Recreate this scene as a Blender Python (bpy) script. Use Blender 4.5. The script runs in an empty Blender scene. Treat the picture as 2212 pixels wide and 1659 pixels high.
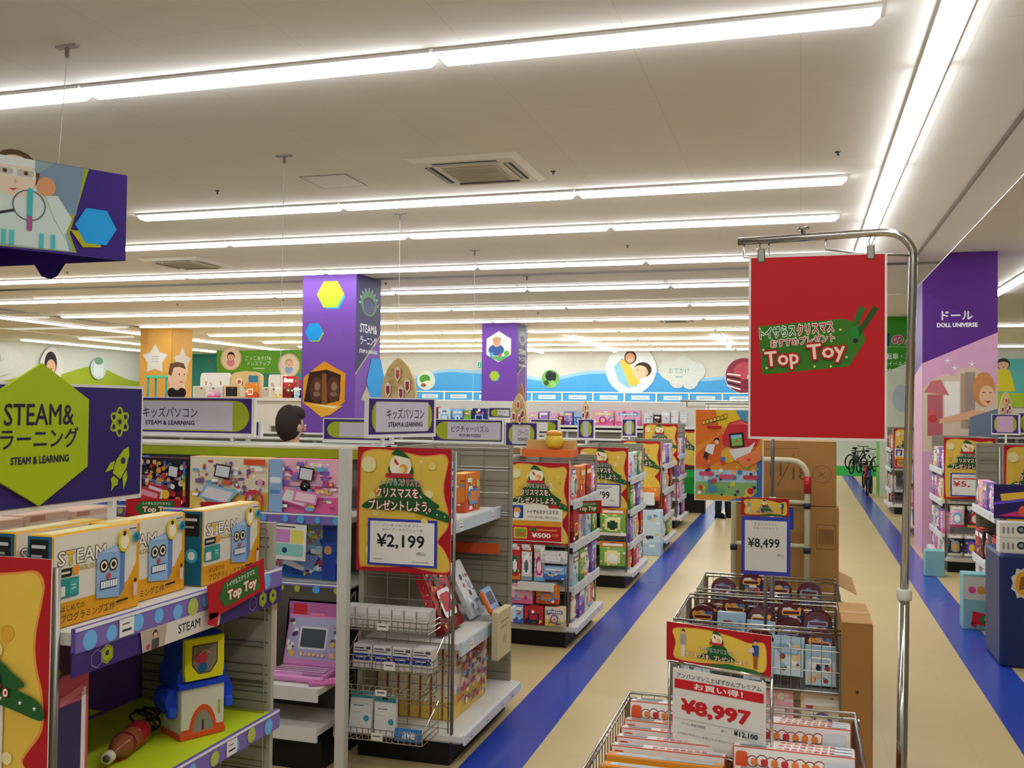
import bpy, bmesh, math, random
from mathutils import Vector, Matrix
C = bpy.context.scene.collection
SC = bpy.context.scene
PI = math.pi
# ---------------------------------------------------------------- camera, world, exposure
cam_d = bpy.data.cameras.new('camera'); cam = bpy.data.objects.new('camera', cam_d); C.objects.link(cam); SC.camera = cam
cam_d.sensor_fit = 'HORIZONTAL'; cam_d.sensor_width = 36.0; cam_d.lens = 2084.0/2212.0*36.0
cam_d.clip_start = 0.02; cam_d.clip_end = 200
CR = ((0.95832, 0.003767, -0.285671), (0.285472, 0.026892, 0.95801), (0.011291, -0.999631, 0.024696))   # world axes seen by the camera (right, down, forward)
xr = Vector((CR[0][0], CR[1][0], CR[2][0])); zf = Vector((CR[0][2], CR[1][2], CR[2][2]))
zf.normalize(); xr = (xr - zf*xr.dot(zf)).normalized(); yu = (-zf).cross(xr)
mw = Matrix.Identity(4)
for i in range(3): mw[i][0] = xr[i]; mw[i][1] = yu[i]; mw[i][2] = -zf[i]; mw[i][3] = (0, 0, 1.8)[i]
cam.matrix_world = mw
SC.view_settings.view_transform = 'Standard'; SC.view_settings.look = 'None'; SC.view_settings.gamma = 1.0
SC.view_settings.exposure = 0.0; SC.view_settings.use_curve_mapping = False
wd = bpy.data.worlds.new('world'); SC.world = wd; wd.use_nodes = True
wd.node_tree.nodes['Background'].inputs[0].default_value = (0.8, 0.85, 0.9, 1); wd.node_tree.nodes['Background'].inputs[1].default_value = 0.05
SC.cycles.max_bounces = 8; SC.cycles.transparent_max_bounces = 16; SC.cycles.sample_clamp_indirect = 6.0
LAMP = 17.5
CE = 3.85
# ---------------------------------------------------------------- helpers
def lin(c):
    if isinstance(c, str):
        c = c.lstrip('#'); c = tuple(int(c[i:i+2], 16)/255 for i in (0, 2, 4))
    return tuple((x/12.92 if x <= .04045 else ((x+.055)/1.055)**2.4) for x in c)+(1.0,)
_lc = {}
def L(c):
    if c not in _lc: _lc[c] = lin(c)
    return _lc[c]
MATS = {}
def mat(key):
    if key in MATS: return MATS[key]
    m = bpy.data.materials.new(key); m.use_nodes = True; nt = m.node_tree; N = nt.nodes; K = nt.links
    b = N['Principled BSDF']; out = N['Material Output']
    at = N.new('ShaderNodeAttribute'); at.attribute_name = 'Col'
    tc = N.new('ShaderNodeTexCoord'); nz = N.new('ShaderNodeTexNoise'); nz.inputs['Scale'].default_value = 9; nz.inputs['Detail'].default_value = 3
    K.new(tc.outputs['Object'], nz.inputs['Vector'])
    mr = N.new('ShaderNodeMapRange'); mr.inputs[3].default_value = .94; mr.inputs[4].default_value = 1.05; K.new(nz.outputs[0], mr.inputs[0])
    mx = N.new('ShaderNodeMix'); mx.data_type = 'RGBA'; mx.blend_type = 'MULTIPLY'; mx.inputs[0].default_value = 1
    K.new(at.outputs['Color'], mx.inputs[6]); K.new(mr.outputs[0], mx.inputs[7]); K.new(mx.outputs[2], b.inputs['Base Color'])
    P = {'paint': (.5, 0, .25), 'matte': (.85, 0, .15), 'gloss': (.22, 0, .4), 'steel': (.38, .9, .5), 'chrome': (.14, 1, .5), 'film': (.12, 0, .6)}
    if key in P:
        b.inputs['Roughness'].default_value, b.inputs['Metallic'].default_value, b.inputs['Specular IOR Level'].default_value = P[key]
        if key == 'film':                      # crinkled plastic wrap
            nz2 = N.new('ShaderNodeTexNoise'); nz2.inputs['Scale'].default_value = 30; bp = N.new('ShaderNodeBump'); bp.inputs['Strength'].default_value = .5
            K.new(tc.outputs['Object'], nz2.inputs['Vector']); K.new(nz2.outputs[0], bp.inputs['Height']); K.new(bp.outputs[0], b.inputs['Normal'])
    elif key == 'lamp':
        e = N.new('ShaderNodeEmission'); e.inputs[0].default_value = (.95, .98, 1, 1); e.inputs[1].default_value = LAMP; K.new(e.outputs[0], out.inputs[0])
    elif key == 'lit':
        e = N.new('ShaderNodeEmission'); e.inputs[1].default_value = 1.0; K.new(at.outputs['Color'], e.inputs[0]); K.new(e.outputs[0], out.inputs[0])
    elif key in ('clear', 'barrier'):
        tr = N.new('ShaderNodeBsdfTransparent'); gl = N.new('ShaderNodeBsdfGlossy'); gl.inputs['Roughness'].default_value = .02
        if key == 'barrier': tr.inputs[0].default_value = (.93, .94, .97, 1)
        fr = N.new('ShaderNodeLayerWeight'); fr.inputs[0].default_value = .25 if key == 'barrier' else .12
        ms = N.new('ShaderNodeMixShader'); K.new(fr.outputs['Fresnel'], ms.inputs[0]); K.new(tr.outputs[0], ms.inputs[1]); K.new(gl.outputs[0], ms.inputs[2]); K.new(ms.outputs[0], out.inputs[0])
    elif key == 'tint':                        # coloured see-through plastic
        tr = N.new('ShaderNodeBsdfTransparent'); K.new(at.outputs['Color'], tr.inputs[0]); ms = N.new('ShaderNodeMixShader'); ms.inputs[0].default_value = .35
        K.new(tr.outputs[0], ms.inputs[1]); b.inputs['Roughness'].default_value = .1; K.new(b.outputs[0], ms.inputs[2]); K.new(ms.outputs[0], out.inputs[0])
    elif key == 'floor':
        br = N.new('ShaderNodeTexBrick'); br.offset = 0; br.inputs['Scale'].default_value = 1; br.inputs['Brick Width'].default_value = .45; br.inputs['Row Height'].default_value = .45
        br.inputs['Mortar Size'].default_value = .0015; br.inputs['Color1'].default_value = (1, 1, 1, 1); br.inputs['Color2'].default_value = (.965, .965, .96, 1); br.inputs['Mortar'].default_value = (.85, .84, .82, 1)
        K.new(tc.outputs['Object'], br.inputs['Vector']); m2 = N.new('ShaderNodeMix'); m2.data_type = 'RGBA'; m2.blend_type = 'MULTIPLY'; m2.inputs[0].default_value = 1
        K.new(mx.outputs[2], m2.inputs[6]); K.new(br.outputs[0], m2.inputs[7]); K.new(m2.outputs[2], b.inputs['Base Color']); b.inputs['Roughness'].default_value = .34; b.inputs['Specular IOR Level'].default_value = .45
        nz.inputs['Scale'].default_value = 3
    elif key == 'ceiling':
        br = N.new('ShaderNodeTexBrick'); br.offset = .5; br.inputs['Scale'].default_value = 1; br.inputs['Brick Width'].default_value = 1.82; br.inputs['Row Height'].default_value = .91
        br.inputs['Mortar Size'].default_value = .0025; br.inputs['Color1'].default_value = (1, 1, 1, 1); br.inputs['Color2'].default_value = (.985, .985, .98, 1); br.inputs['Mortar'].default_value = (.86, .86, .86, 1)
        mp = N.new('ShaderNodeMapping'); mp.inputs['Rotation'].default_value = (0, 0, PI/2); K.new(tc.outputs['Object'], mp.inputs[0]); K.new(mp.outputs[0], br.inputs['Vector'])
        m2 = N.new('ShaderNodeMix'); m2.data_type = 'RGBA'; m2.blend_type = 'MULTIPLY'; m2.inputs[0].default_value = 1
        K.new(mx.outputs[2], m2.inputs[6]); K.new(br.outputs[0], m2.inputs[7]); K.new(m2.outputs[2], b.inputs['Base Color']); b.inputs['Roughness'].default_value = .9
        nz.inputs['Scale'].default_value = 2; mr.inputs[3].default_value = .98; mr.inputs[4].default_value = 1.02
    elif key == 'card':                        # corrugated carton
        wv = N.new('ShaderNodeTexNoise'); wv.inputs['Scale'].default_value = 60; b.inputs['Roughness'].default_value = .8
        K.new(tc.outputs['Object'], wv.inputs['Vector']); bp = N.new('ShaderNodeBump'); bp.inputs['Strength'].default_value = .08; K.new(wv.outputs[0], bp.inputs['Height']); K.new(bp.outputs[0], b.inputs['Normal'])
    MATS[key] = m
    return m
class MB:
    """collects faces with a colour and a material each; obj() links them as one mesh object"""
    def __init__(s, m='paint'): s.v = []; s.f = []; s.c = []; s.m = []; s.dm = m; s.sm = []
    def face(s, pts, col, m=None, smooth=False):
        n = len(s.v); s.v += [tuple(p) for p in pts]; s.f.append(tuple(range(n, n+len(pts)))); s.c.append(L(col)); s.m.append(m or s.dm); s.sm.append(smooth)
    def mesh(s, vs, fs, col, m=None, smooth=False):
        n = len(s.v); s.v += [tuple(p) for p in vs]
        for f in fs: s.f.append(tuple(i+n for i in f)); s.c.append(L(col)); s.m.append(m or s.dm); s.sm.append(smooth)
    def box(s, x0, y0, z0, x1, y1, z1, col, m=None, cols=None):
        x0, x1 = min(x0, x1), max(x0, x1); y0, y1 = min(y0, y1), max(y0, y1); z0, z1 = min(z0, z1), max(z0, z1)
        v = [(x0, y0, z0), (x1, y0, z0), (x1, y1, z0), (x0, y1, z0), (x0, y0, z1), (x1, y0, z1), (x1, y1, z1), (x0, y1, z1)]
        s.mesh(v, [(0, 1, 5, 4), (1, 2, 6, 5), (2, 3, 7, 6), (3, 0, 4, 7), (4, 5, 6, 7), (3, 2, 1, 0)], col, m)
    def cbox(s, x0, y0, z0, x1, y1, z1, col, m=None, b=.004):
        """box with chamfered vertical and top edges"""
        b = min(b, (x1-x0)/3, (y1-y0)/3, (z1-z0)/3)
        r = lambda e, z: [(x0+e+b, y0+e, z), (x1-e-b, y0+e, z), (x1-e, y0+e+b, z), (x1-e, y1-e-b, z), (x1-e-b, y1-e, z), (x0+e+b, y1-e, z), (x0+e, y1-e-b, z), (x0+e, y0+e+b, z)]
        v = r(b*.7, z0)+r(0, z0+b)+r(0, z1-b)+r(b*.7, z1); f = [tuple(range(7, -1, -1)), tuple(range(24, 32))]
        for k in range(3):
            for i in range(8): j = (i+1) % 8; f.append((k*8+i, k*8+j, k*8+8+j, k*8+8+i))
        s.mesh(v, f, col, m)
    def tube(s, pts, r, col, m='chrome', n=6, closed=False):
        pts = [Vector(p) for p in pts]; k = len(pts); vs = []; fs = []; up = None
        for i, p in enumerate(pts):
            if closed: t = (pts[(i+1) % k]-pts[i-1]).normalized()
            else: t = ((pts[i+1] if i < k-1 else p)-(pts[i-1] if i else p)).normalized()
            if up is None:
                a = Vector((0, 0, 1)) if abs(t.z) < .9 else Vector((1, 0, 0)); up = (a-t*a.dot(t)).normalized()
            else: up = (up-t*up.dot(t)).normalized()
            w = t.cross(up)
            for j in range(n): q = 2*PI*j/n; vs.append(p+up*(r*math.cos(q))+w*(r*math.sin(q)))
        for i in range(k if closed else k-1):
            for j in range(n): a, b = i*n+j, i*n+(j+1) % n; c = ((i+1) % k)*n; fs.append((a, b, c+(j+1) % n, c+j))
        if not closed: fs += [tuple(range(n-1, -1, -1)), tuple(range((k-1)*n, k*n))]
        s.mesh(vs, fs, col, m, n > 5)
    def lathe(s, prof, col, m=None, n=20, o=(0, 0, 0), ax=(0, 0, 1)):
        """revolve (radius, height) pairs about the axis"""
        z = Vector(ax).normalized(); x = z.orthogonal().normalized(); y = z.cross(x); o = Vector(o); vs = []; fs = []
        for r, h in prof:
            for j in range(n): q = 2*PI*j/n; vs.append(o+z*h+x*(r*math.cos(q))+y*(r*math.sin(q)))
        for i in range(len(prof)-1):
            for j in range(n): a = i*n+j; b = i*n+(j+1) % n; fs.append((a, b, b+n, a+n))
        fs += [tuple(range(n-1, -1, -1)), tuple(range((len(prof)-1)*n, len(prof)*n))]
        s.mesh(vs, fs, col, m, True)
    def ball(s, c, rx, ry, rz, col, m=None, n=14):
        vs = []; fs = []; k = n//2
        for i in range(k+1):
            a = PI*i/k
            for j in range(n): q = 2*PI*j/n; vs.append((c[0]+rx*math.sin(a)*math.cos(q), c[1]+ry*math.sin(a)*math.sin(q), c[2]-rz*math.cos(a)))
        for i in range(k):
            for j in range(n): a = i*n+j; b = i*n+(j+1) % n; fs.append((a, b, b+n, a+n))
        s.mesh(vs, fs, col, m, True)
    def prism(s, poly, y0, y1, col, m=None, side=None):
        """extrude an outline in X-Z along Y"""
        n = len(poly); a = sum(poly[i][0]*poly[(i+1) % n][1]-poly[(i+1) % n][0]*poly[i][1] for i in range(n))
        if a < 0: poly = poly[::-1]
        s.face([(x, y0, z) for x, z in poly], col, m); s.face([(x, y1, z) for x, z in poly[::-1]], col, m)
        for i in range(n):
            (x, z), (X, Z) = poly[i], poly[(i+1) % n]; s.face([(x, y0, z), (x, y1, z), (X, y1, Z), (X, y0, Z)], side or col, m)
    def xf(s, M):
        s.v = [tuple(M @ Vector(p)) for p in s.v]; return s
    def data(s, name):
        me = bpy.data.meshes.new(name); me.from_pydata(s.v, [], s.f); keys = []
        for k in s.m:
            if k not in keys: keys.append(k)
        for k in keys: me.materials.append(mat(k))
        me.polygons.foreach_set('material_index', [keys.index(k) for k in s.m]); me.polygons.foreach_set('use_smooth', s.sm)
        a = me.attributes.new('Col', 'FLOAT_COLOR', 'FACE'); a.data.foreach_set('color', [x for c in s.c for x in c]); me.update()
        return me
    def obj(s, name, parent=None, loc=(0, 0, 0), rz=0, label=None):
        o = bpy.data.objects.new(name, s.data(name)); C.objects.link(o); o.location = loc; o.rotation_euler = (0, 0, rz)
        if parent: o.parent = parent
        if label: o['label'] = label
        return o
_gl = {}
def glyphs(t, bold):
    k = (t, bold)
    if k not in _gl:
        cu = bpy.data.curves.new('lettering', 'FONT'); cu.body = t; cu.resolution_u = 2; cu.offset = bold; cu.fill_mode = 'FRONT'
        ob = bpy.data.objects.new('lettering', cu); C.objects.link(ob); dg = bpy.context.evaluated_depsgraph_get(); dg.update(); ev = ob.evaluated_get(dg); me = ev.to_mesh()
        vs = [(v.co.x, v.co.y) for v in me.vertices]; fs = [tuple(p.vertices) for p in me.polygons]; ev.to_mesh_clear()
        bpy.data.objects.remove(ob); bpy.data.curves.remove(cu); _gl[k] = (vs, fs)
    return _gl[k]
class F:
    """a flat printed face: origin, right and up vectors; every shape prints a hair above the one before"""
    def __init__(s, mb, o, u=(1, 0, 0), v=(0, 0, 1), m=None, lift=.0006, step=.00022): s.mb = mb; s.o = Vector(o); s.u = Vector(u).normalized(); s.v = Vector(v).normalized(); s.n = s.u.cross(s.v); s.m = m; s.k = lift; s.st = step
    def p(s, x, y): return s.o+s.u*x+s.v*y+s.n*s.k
    def poly(s, pts, col):
        a = sum(pts[i-1][0]*pts[i][1]-pts[i][0]*pts[i-1][1] for i in range(len(pts)))
        if a < 0: pts = pts[::-1]
        s.mb.face([s.p(*q) for q in pts], col, s.m); s.k += s.st
    def rect(s, x0, y0, x1, y1, col): s.poly([(x0, y0), (x1, y0), (x1, y1), (x0, y1)], col)
    def rrect(s, x0, y0, x1, y1, col, r=.01, n=4):
        r = min(r, abs(x1-x0)/2, abs(y1-y0)/2); P = []
        for cx, cy, a in ((x1-r, y1-r, 0), (x0+r, y1-r, 1), (x0+r, y0+r, 2), (x1-r, y0+r, 3)):
            for i in range(n+1): q = (a+i/n)*PI/2; P.append((cx+r*math.cos(q), cy+r*math.sin(q)))
        s.poly(P, col)
    def circ(s, x, y, r, col, n=18, ry=None): s.poly([(x+r*math.cos(2*PI*i/n), y+(ry or r)*math.sin(2*PI*i/n)) for i in range(n)], col)
    def hexa(s, x, y, r, col, flat=True, ry=None): a = 0 if flat else PI/6; s.poly([(x+r*math.cos(a+PI*i/3), y+(ry or r)*math.sin(a+PI*i/3)) for i in range(6)], col)
    def ring(s, x, y, r, w, col, n=20, ry=None):
        ry = ry or r; q = [2*PI*i/n for i in range(n)]
        for i in range(n):
            a, b = q[i], q[(i+1) % n]; s.mb.face([s.p(x+(r-w)*math.cos(a), y+(ry-w)*math.sin(a)), s.p(x+r*math.cos(a), y+ry*math.sin(a)), s.p(x+r*math.cos(b), y+ry*math.sin(b)), s.p(x+(r-w)*math.cos(b), y+(ry-w)*math.sin(b))], col, s.m)
        s.k += s.st
    def line(s, pts, w, col):
        for (x, y), (X, Y) in zip(pts[:-1], pts[1:]):
            d = math.hypot(X-x, Y-y) or 1; a, b = -(Y-y)/d*w/2, (X-x)/d*w/2
            s.mb.face([s.p(x-a, y-b), s.p(X-a, Y-b), s.p(X+a, Y+b), s.p(x+a, y+b)], col, s.m)
        s.k += s.st
    def text(s, t, x, y, h, col, w=None, bold=0., rot=0., outs=(), al='c'):
        """lettering centred at x, y; h is the height of its box, w (optional) its width; outs lists (colour, thickness) backings"""
        vs0, fs = glyphs(t, 0)
        if not vs0: return
        x0, x1 = min(p[0] for p in vs0), max(p[0] for p in vs0); y0, y1 = min(p[1] for p in vs0), max(p[1] for p in vs0)
        sy = h/max(y1-y0, 1e-6); sx = (w/(x1-x0)) if w else sy; c, q = math.cos(rot), math.sin(rot); mx = {'c': (x0+x1)/2, 'l': x0, 'r': x1}[al]
        for oc, ob in [(a, bold+b) for a, b in outs]+[(col, bold)]:
            sh = [(0, 0)]
            if ob > 0: m8 = 8 if ob > .03 else 4; sh += [(ob*math.cos(2*PI*i/m8+.4), ob*math.sin(2*PI*i/m8+.4)) for i in range(m8)]   # thicker strokes: shifted prints of one colour
            for (ox, oy) in sh:
                P = []
                for (a, b) in vs0: a = (a+ox-mx)*sx; b = (b+oy-(y0+y1)/2)*sy; P.append(s.p(x+a*c-b*q, y+a*q+b*c))
                s.mb.mesh(P, fs, oc, s.m); s.k += .00003
            s.k += s.st
def smooth(pts, k=5):
    """closed rounded curve through the points"""
    n = len(pts); P = []
    for i in range(n):
        a, b, c, d = pts[i-1], pts[i], pts[(i+1) % n], pts[(i+2) % n]
        for j in range(k):
            t = j/k; P.append(tuple(.5*(2*b[q]+(c[q]-a[q])*t+(2*a[q]-5*b[q]+4*c[q]-d[q])*t*t+(3*b[q]-a[q]-3*c[q]+d[q])*t**3) for q in (0, 1)))
    return P
def front(mb, x0, z0, y=0, m=None): return F(mb, (x0, y, z0), (1, 0, 0), (0, 0, 1), m)
def tag(o, label, cat, group=None, kind=None):
    o['label'] = label; o['category'] = cat
    if group: o['group'] = group
    if kind: o['kind'] = kind
    return o
def thing(name, label, cat, loc=(0, 0, 0), rz=0, group=None):
    o = bpy.data.objects.new(name, None); C.objects.link(o); o.location = loc; o.rotation_euler = (0, 0, rz); o.empty_display_size = .1
    return tag(o, label, cat, group)
def struct(o): o['kind'] = 'structure'; return o
def dup(root, loc, rz=None, label=None, group=None):
    def cp(o, par):
        c = o.copy(); C.objects.link(c); c.parent = par
        for ch in KIDS.get(o.name, ()): KIDS.setdefault(c.name, []).append(cp(ch, c))
        return c
    r = cp(root, None); r.location = loc
    if rz is not None: r.rotation_euler = (0, 0, rz)
    if label: r['label'] = label
    if group: r['group'] = group
    return r
KIDS = {}
def kids(o):
    """remember children for dup (object.children is slow in a big file)"""
    for ch in o.children: KIDS.setdefault(o.name, []).append(ch); kids(ch)
    return o
ORD = 'first second third fourth fifth sixth seventh eighth ninth tenth eleventh twelfth thirteenth fourteenth fifteenth'.split()
def art(f, w, h, seed, pal, n=16, style=0):
    """a busy printed pack face made of flat shapes"""
    R = random.Random(seed); f.rect(0, 0, w, h, pal[0]); k = min(w, h)
    t = R.uniform(.22, .45); f.poly([(0, 0), (w, 0), (w, h*t*R.uniform(.6, 1.3)), (0, h*t)], pal[1])
    for i in range(n):
        c = R.choice(pal[2:]); x, y = R.uniform(.08, .92)*w, R.uniform(.08, .92)*h; r = R.uniform(.03, .11)*k*(1 if n < 40 else .62); q = R.random()
        x = min(max(x, r*1.6), w-r*1.6); y = min(max(y, r*1.1), h-r*1.1)
        if q < .4: f.circ(x, y, r, c, 10)
        elif q < .75: f.rrect(x-r*1.5, y-r*.6, x+r*1.5, y+r*.6, c, r*.3, 2)
        else: f.poly([(x+r*(1, .45)[i % 2]*math.cos(PI*i/5), y+r*(1, .45)[i % 2]*math.sin(PI*i/5)) for i in range(10)], c)
    if style == 0 or style == 2:                     # title band of letter-like blobs
        ty = h*R.uniform(.74, .84); c1, c2 = R.choice(pal[2:]), '#ffffff'; f.rrect(w*.08, ty-h*.085, w*.92, ty+h*.085, c1, h*.03, 2)
        m = R.randint(4, 7)
        for i in range(m): x = w*(.14+.72*(i+.5)/m); f.rrect(x-w*.3/m, ty-h*.05*R.uniform(.7, 1.2), x+w*.3/m, ty+h*.05*R.uniform(.7, 1.2), c2, h*.02, 2)
    if style == 1: f.rrect(w*.2, h*.18, w*.8, h*.6, R.choice(pal[2:]), k*.08, 3); f.rrect(w*.28, h*.26, w*.72, h*.54, pal[0], k*.05, 3)
    if style == 2: f.circ(w*.5, h*.38, k*.24, R.choice(pal[2:]), 16); f.circ(w*.5, h*.38, k*.16, pal[0], 14); f.circ(w*.5, h*.36, k*.08, R.choice(pal[2:]), 12)
PAL = {'pink': ('#f3b6cf', '#e2679f', '#fbe9f0', '#c23a7a', '#8d6fc7', '#f7d257', '#ffffff', '#6fb7e0'), 'blue': ('#9cc4ea', '#3c6fc4', '#ffffff', '#f0d24a', '#e25b5b', '#234a9a', '#b9e0f5'),
       'red': ('#c9303a', '#7d1420', '#f4d34a', '#ffffff', '#1f2a5c', '#e77f3a', '#2d6a45'), 'orange': ('#ee8d3a', '#d4542a', '#f8dc7a', '#ffffff', '#5c9ed6', '#a8402a', '#7fb24a'),
       'green': ('#79b04f', '#2f7a3c', '#f4e9a8', '#ffffff', '#e2643a', '#f3c531', '#1f4d2a'), 'cream': ('#efe3c8', '#e9c75e', '#d9694a', '#6fa9cf', '#ffffff', '#7a5a9a', '#c04a6a'),
       'navy': ('#26346e', '#141b40', '#d9438c', '#f3cf45', '#8fc7ee', '#ffffff', '#7a4ac2'), 'white': ('#e9e7e4', '#c9cdd2', '#8fa2b8', '#d96a7a', '#5f6a78', '#ffffff', '#b7c9d8'),
       'purple': ('#a58ad0', '#6b4aa5', '#f2dff2', '#f2c84a', '#e06aa8', '#ffffff', '#4fa8d8'), 'teal': ('#5bb3b8', '#1f7f8a', '#ffffff', '#f0d860', '#16424a', '#e9f4f2'),
       'dark': ('#2c2530', '#571a24', '#c23a3a', '#e2a23a', '#8f98b5', '#e9e2da', '#4a6fae'), 'sky': ('#cfe3ee', '#a9cbdf', '#25364a', '#7fb0d2', '#ffffff', '#9a4a4a', '#e8c89a')}
_pk = {}
def carton(name, label, cat, w, d, h, pal, seed, loc, rz=0, group=None, style=0, n=16, m='paint', edge=None, tilt=0):
    """a printed box; its front looks toward -Y before turning"""
    key = (name, w, d, h, pal, seed, style, n, edge)
    if key in _pk: o = _pk[key].copy(); C.objects.link(o)
    else:
        p = PAL[pal]; mb = MB(m); mb.cbox(-w/2, -d/2, 0, w/2, d/2, h, edge or p[1], b=.003)
        art(front(mb, -w/2+.003, .003, -d/2), w-.006, h-.006, seed, p, n, style)
        art(F(mb, (w/2, -d/2+.003, .003), (0, 1, 0)), d-.006, h-.006, seed+1, p, max(4, n//3), 3)
        art(F(mb, (-w/2, d/2-.003, .003), (0, -1, 0)), d-.006, h-.006, seed+2, p, max(4, n//3), 3)
        ft = F(mb, (-w/2+.003, -d/2+.003, h), (1, 0, 0), (0, 1, 0)); ft.rect(0, 0, w-.006, d-.006, edge or p[0]); ft.rrect(w*.1, d*.25, w*.7, d*.7, p[2], .01, 2)
        o = mb.obj(name); _pk[key] = o
    o.location = loc; o.rotation_euler = (tilt, 0, rz)
    return tag(o, label, cat, group)
def pouch(name, label, cat, w, h, pal, seed, loc, rz=0, group=None, d=.03, head='#d9482f'):
    """hanging pack: flat header card with a slot above a bulging clear-fronted bag; origin at its foot"""
    key = (name, w, h, pal, seed, d, head)
    if key in _pk:
        r = dup(_pk[key], loc, rz, label, group); r['category'] = cat
        if not group and 'group' in r: del r['group']
        return r
    t = thing(name, label, cat, loc, rz, group); p = PAL[pal]; R = random.Random(seed); hb = h*.8
    mb = MB('film'); nx, nz = 10, 14; ca, cb, cc = R.sample(p[2:], 3)
    def q(i, j, s): x = i/nx-.5; z = j/nz; b = math.cos(x*PI)**.6*math.sin(min(max(z, .02), .98)*PI)**.5; return (x*w*(1-.04*math.sin(z*PI)), s*d*.5*b, z*hb)
    for s in (-1, 1):
        for i in range(nx):
            for j in range(nz):
                u, v = (i+.5)/nx-.5, (j+.5)/nz; e = math.hypot(u/.34, (v-.52)/.34); c = ca if e < .62 else cb if e < 1 else cc if v < .13 else R.choice(p[2:]) if R.random() < .1 else p[0]
                P = [q(i, j, s), q(i+1, j, s), q(i+1, j+1, s), q(i, j+1, s)]
                mb.face(P if s < 0 else P[::-1], c, smooth=True)
    mb.obj('bag', t)
    hd = MB(); hd.box(-w/2, -.002, hb, w/2, .002, h, head); f = front(hd, -w/2, hb, -.002); f.rrect(w*.12, h*.04, w*.88, h*.13, '#ffffff', .005, 2); f.rrect(w*.4, h*.15, w*.6, h*.175, '#333333', .004, 2)
    hd.obj('header_card', t); kids(t); _pk[key] = t
    return t
# ---------------------------------------------------------------- the room
XL, XR, YN, YF = -25.6, 9.2, -3.2, 34.1
def slab(name, x0, y0, z0, x1, y1, z1, col, m):
    mb = MB(m); mb.box(x0, y0, z0, x1, y1, z1, col); return struct(mb.obj(name))
slab('floor', XL-.2, YN-.2, -.1, XR+.2, YF+.2, 0, '#c9b380', 'floor')
slab('ceiling', XL-.2, YN-.2, CE, XR+.2, YF+.2, CE+.12, '#f3eee8', 'ceiling')
slab('wall_back', XL-.2, YF, 0, XR+.2, YF+.15, CE, '#d3d2ca', 'matte'); slab('wall_front', XL-.2, YN-.15, 0, XR+.2, YN, CE, '#cfcac0', 'matte')
slab('wall_left', XL-.15, YN, 0, XL, YF, CE, '#dcdfd8', 'matte'); slab('wall_right', XR, YN, 0, XR+.15, YF, CE, '#d6d3cb', 'matte')
def stripe(n, x0, x1):
    mb = MB('gloss'); mb.box(x0, YN, 0, x1, 29.0, .0015, '#2a44a8'); return struct(mb.obj('trim_%d' % n))
stripe(1, -1.627, -1.322); stripe(2, 1.138, 1.445)
# ---------------------------------------------------------------- ceiling lamps
lamp0 = None
def lamp(x, y, rz, label, group):
    """x, y: middle of a 2.4 m batten; runs along X before turning"""
    global lamp0
    if lamp0: return dup(lamp0, (x, y, CE), rz, label, group)
    t = thing('ceiling_lamp', label, 'ceiling lamp', (x, y, CE), rz, group); Lh = 1.205
    h = MB(); h.box(-Lh, -.08, -.02, Lh, .08, -.001, '#eeeeea'); h.obj('housing', t)
    d = MB('lamp'); P = [(-.074, -.0205), (-.05, -.06), (.05, -.06), (.074, -.0205)]
    a = [(-Lh+.03*(i in (1, 2))+.012, y, z) for i, (y, z) in enumerate(P)]; b = [(-p[0], p[1], p[2]) for p in a]
    for i in range(3): d.face([a[i], b[i], b[i+1], a[i+1]], '#ffffff')
    d.face(a, '#ffffff'); d.face(b[::-1], '#ffffff'); d.obj('diffuser', t); lamp0 = kids(t); return t
ROWS = [(-2.6, 0, 2), (1.4, 0, 2), (5.19, 0, 3), (8.85, 0, 2), (10.55, 0, 4), (13.12, 0, 5), (15.78, 0, 6), (18.65, 0, 6), (21.45, 0, 6), (24.55, 0, 6), (27.5, 0, 6), (29.8, 0, 6), (32.5, 0, 6)]
NM = 'behind the camera,over the camera,nearest,second,third,fourth,fifth,sixth,seventh,eighth,ninth,tenth,farthest'.split(',')
for (y, k0, k1), nm in zip(ROWS, NM):
    for k in range(k0, k1+1):
        x = .4-2.43*(k+.5)
        lamp(x, y, 0, 'slim white batten lamp in the %s cross row, %s from the aisle end' % (nm, ORD[k]), 'batten lamps in cross rows on the ceiling')
for k in range(7): lamp(.745, -2.4+2.43*k, PI/2, 'white batten lamp in the single line along the main aisle, %s from the camera end' % ORD[k], 'batten lamps along the main aisle')
for nm, x, y0, n in (('line crossing in front of the blue mural', -6.19, 26.1, 3), ('short line right of the blue mural photo', -2.13, 26.2, 2), ('far line behind the second purple column', -8.93, 31.3, 1), ('long line over the far left department', -18.3, 15.6, 8), ('line beside the green hill mural', -24.1, 25.3, 3), ('second line from the green hill mural', -21.5, 24.9, 3), ('line right of the doll column', 3.18, 10.9, 3)):
    for k in range(n): lamp(x, y0+2.43*(k+.5), PI/2, 'batten lamp in the %s, %s from the front' % (nm, ORD[k]), 'batten lamps parallel to the aisle')
for nm, y, x0 in (('near', 24.4, 4.1), ('far', 32.0, 3.0)):
    for k in range(2): lamp(x0+2.43*(k+.5), y, 0, 'white batten lamp in the %s cross row right of the doll column, %s from it' % (nm, ORD[k]), 'batten lamps right of the doll column')
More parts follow.
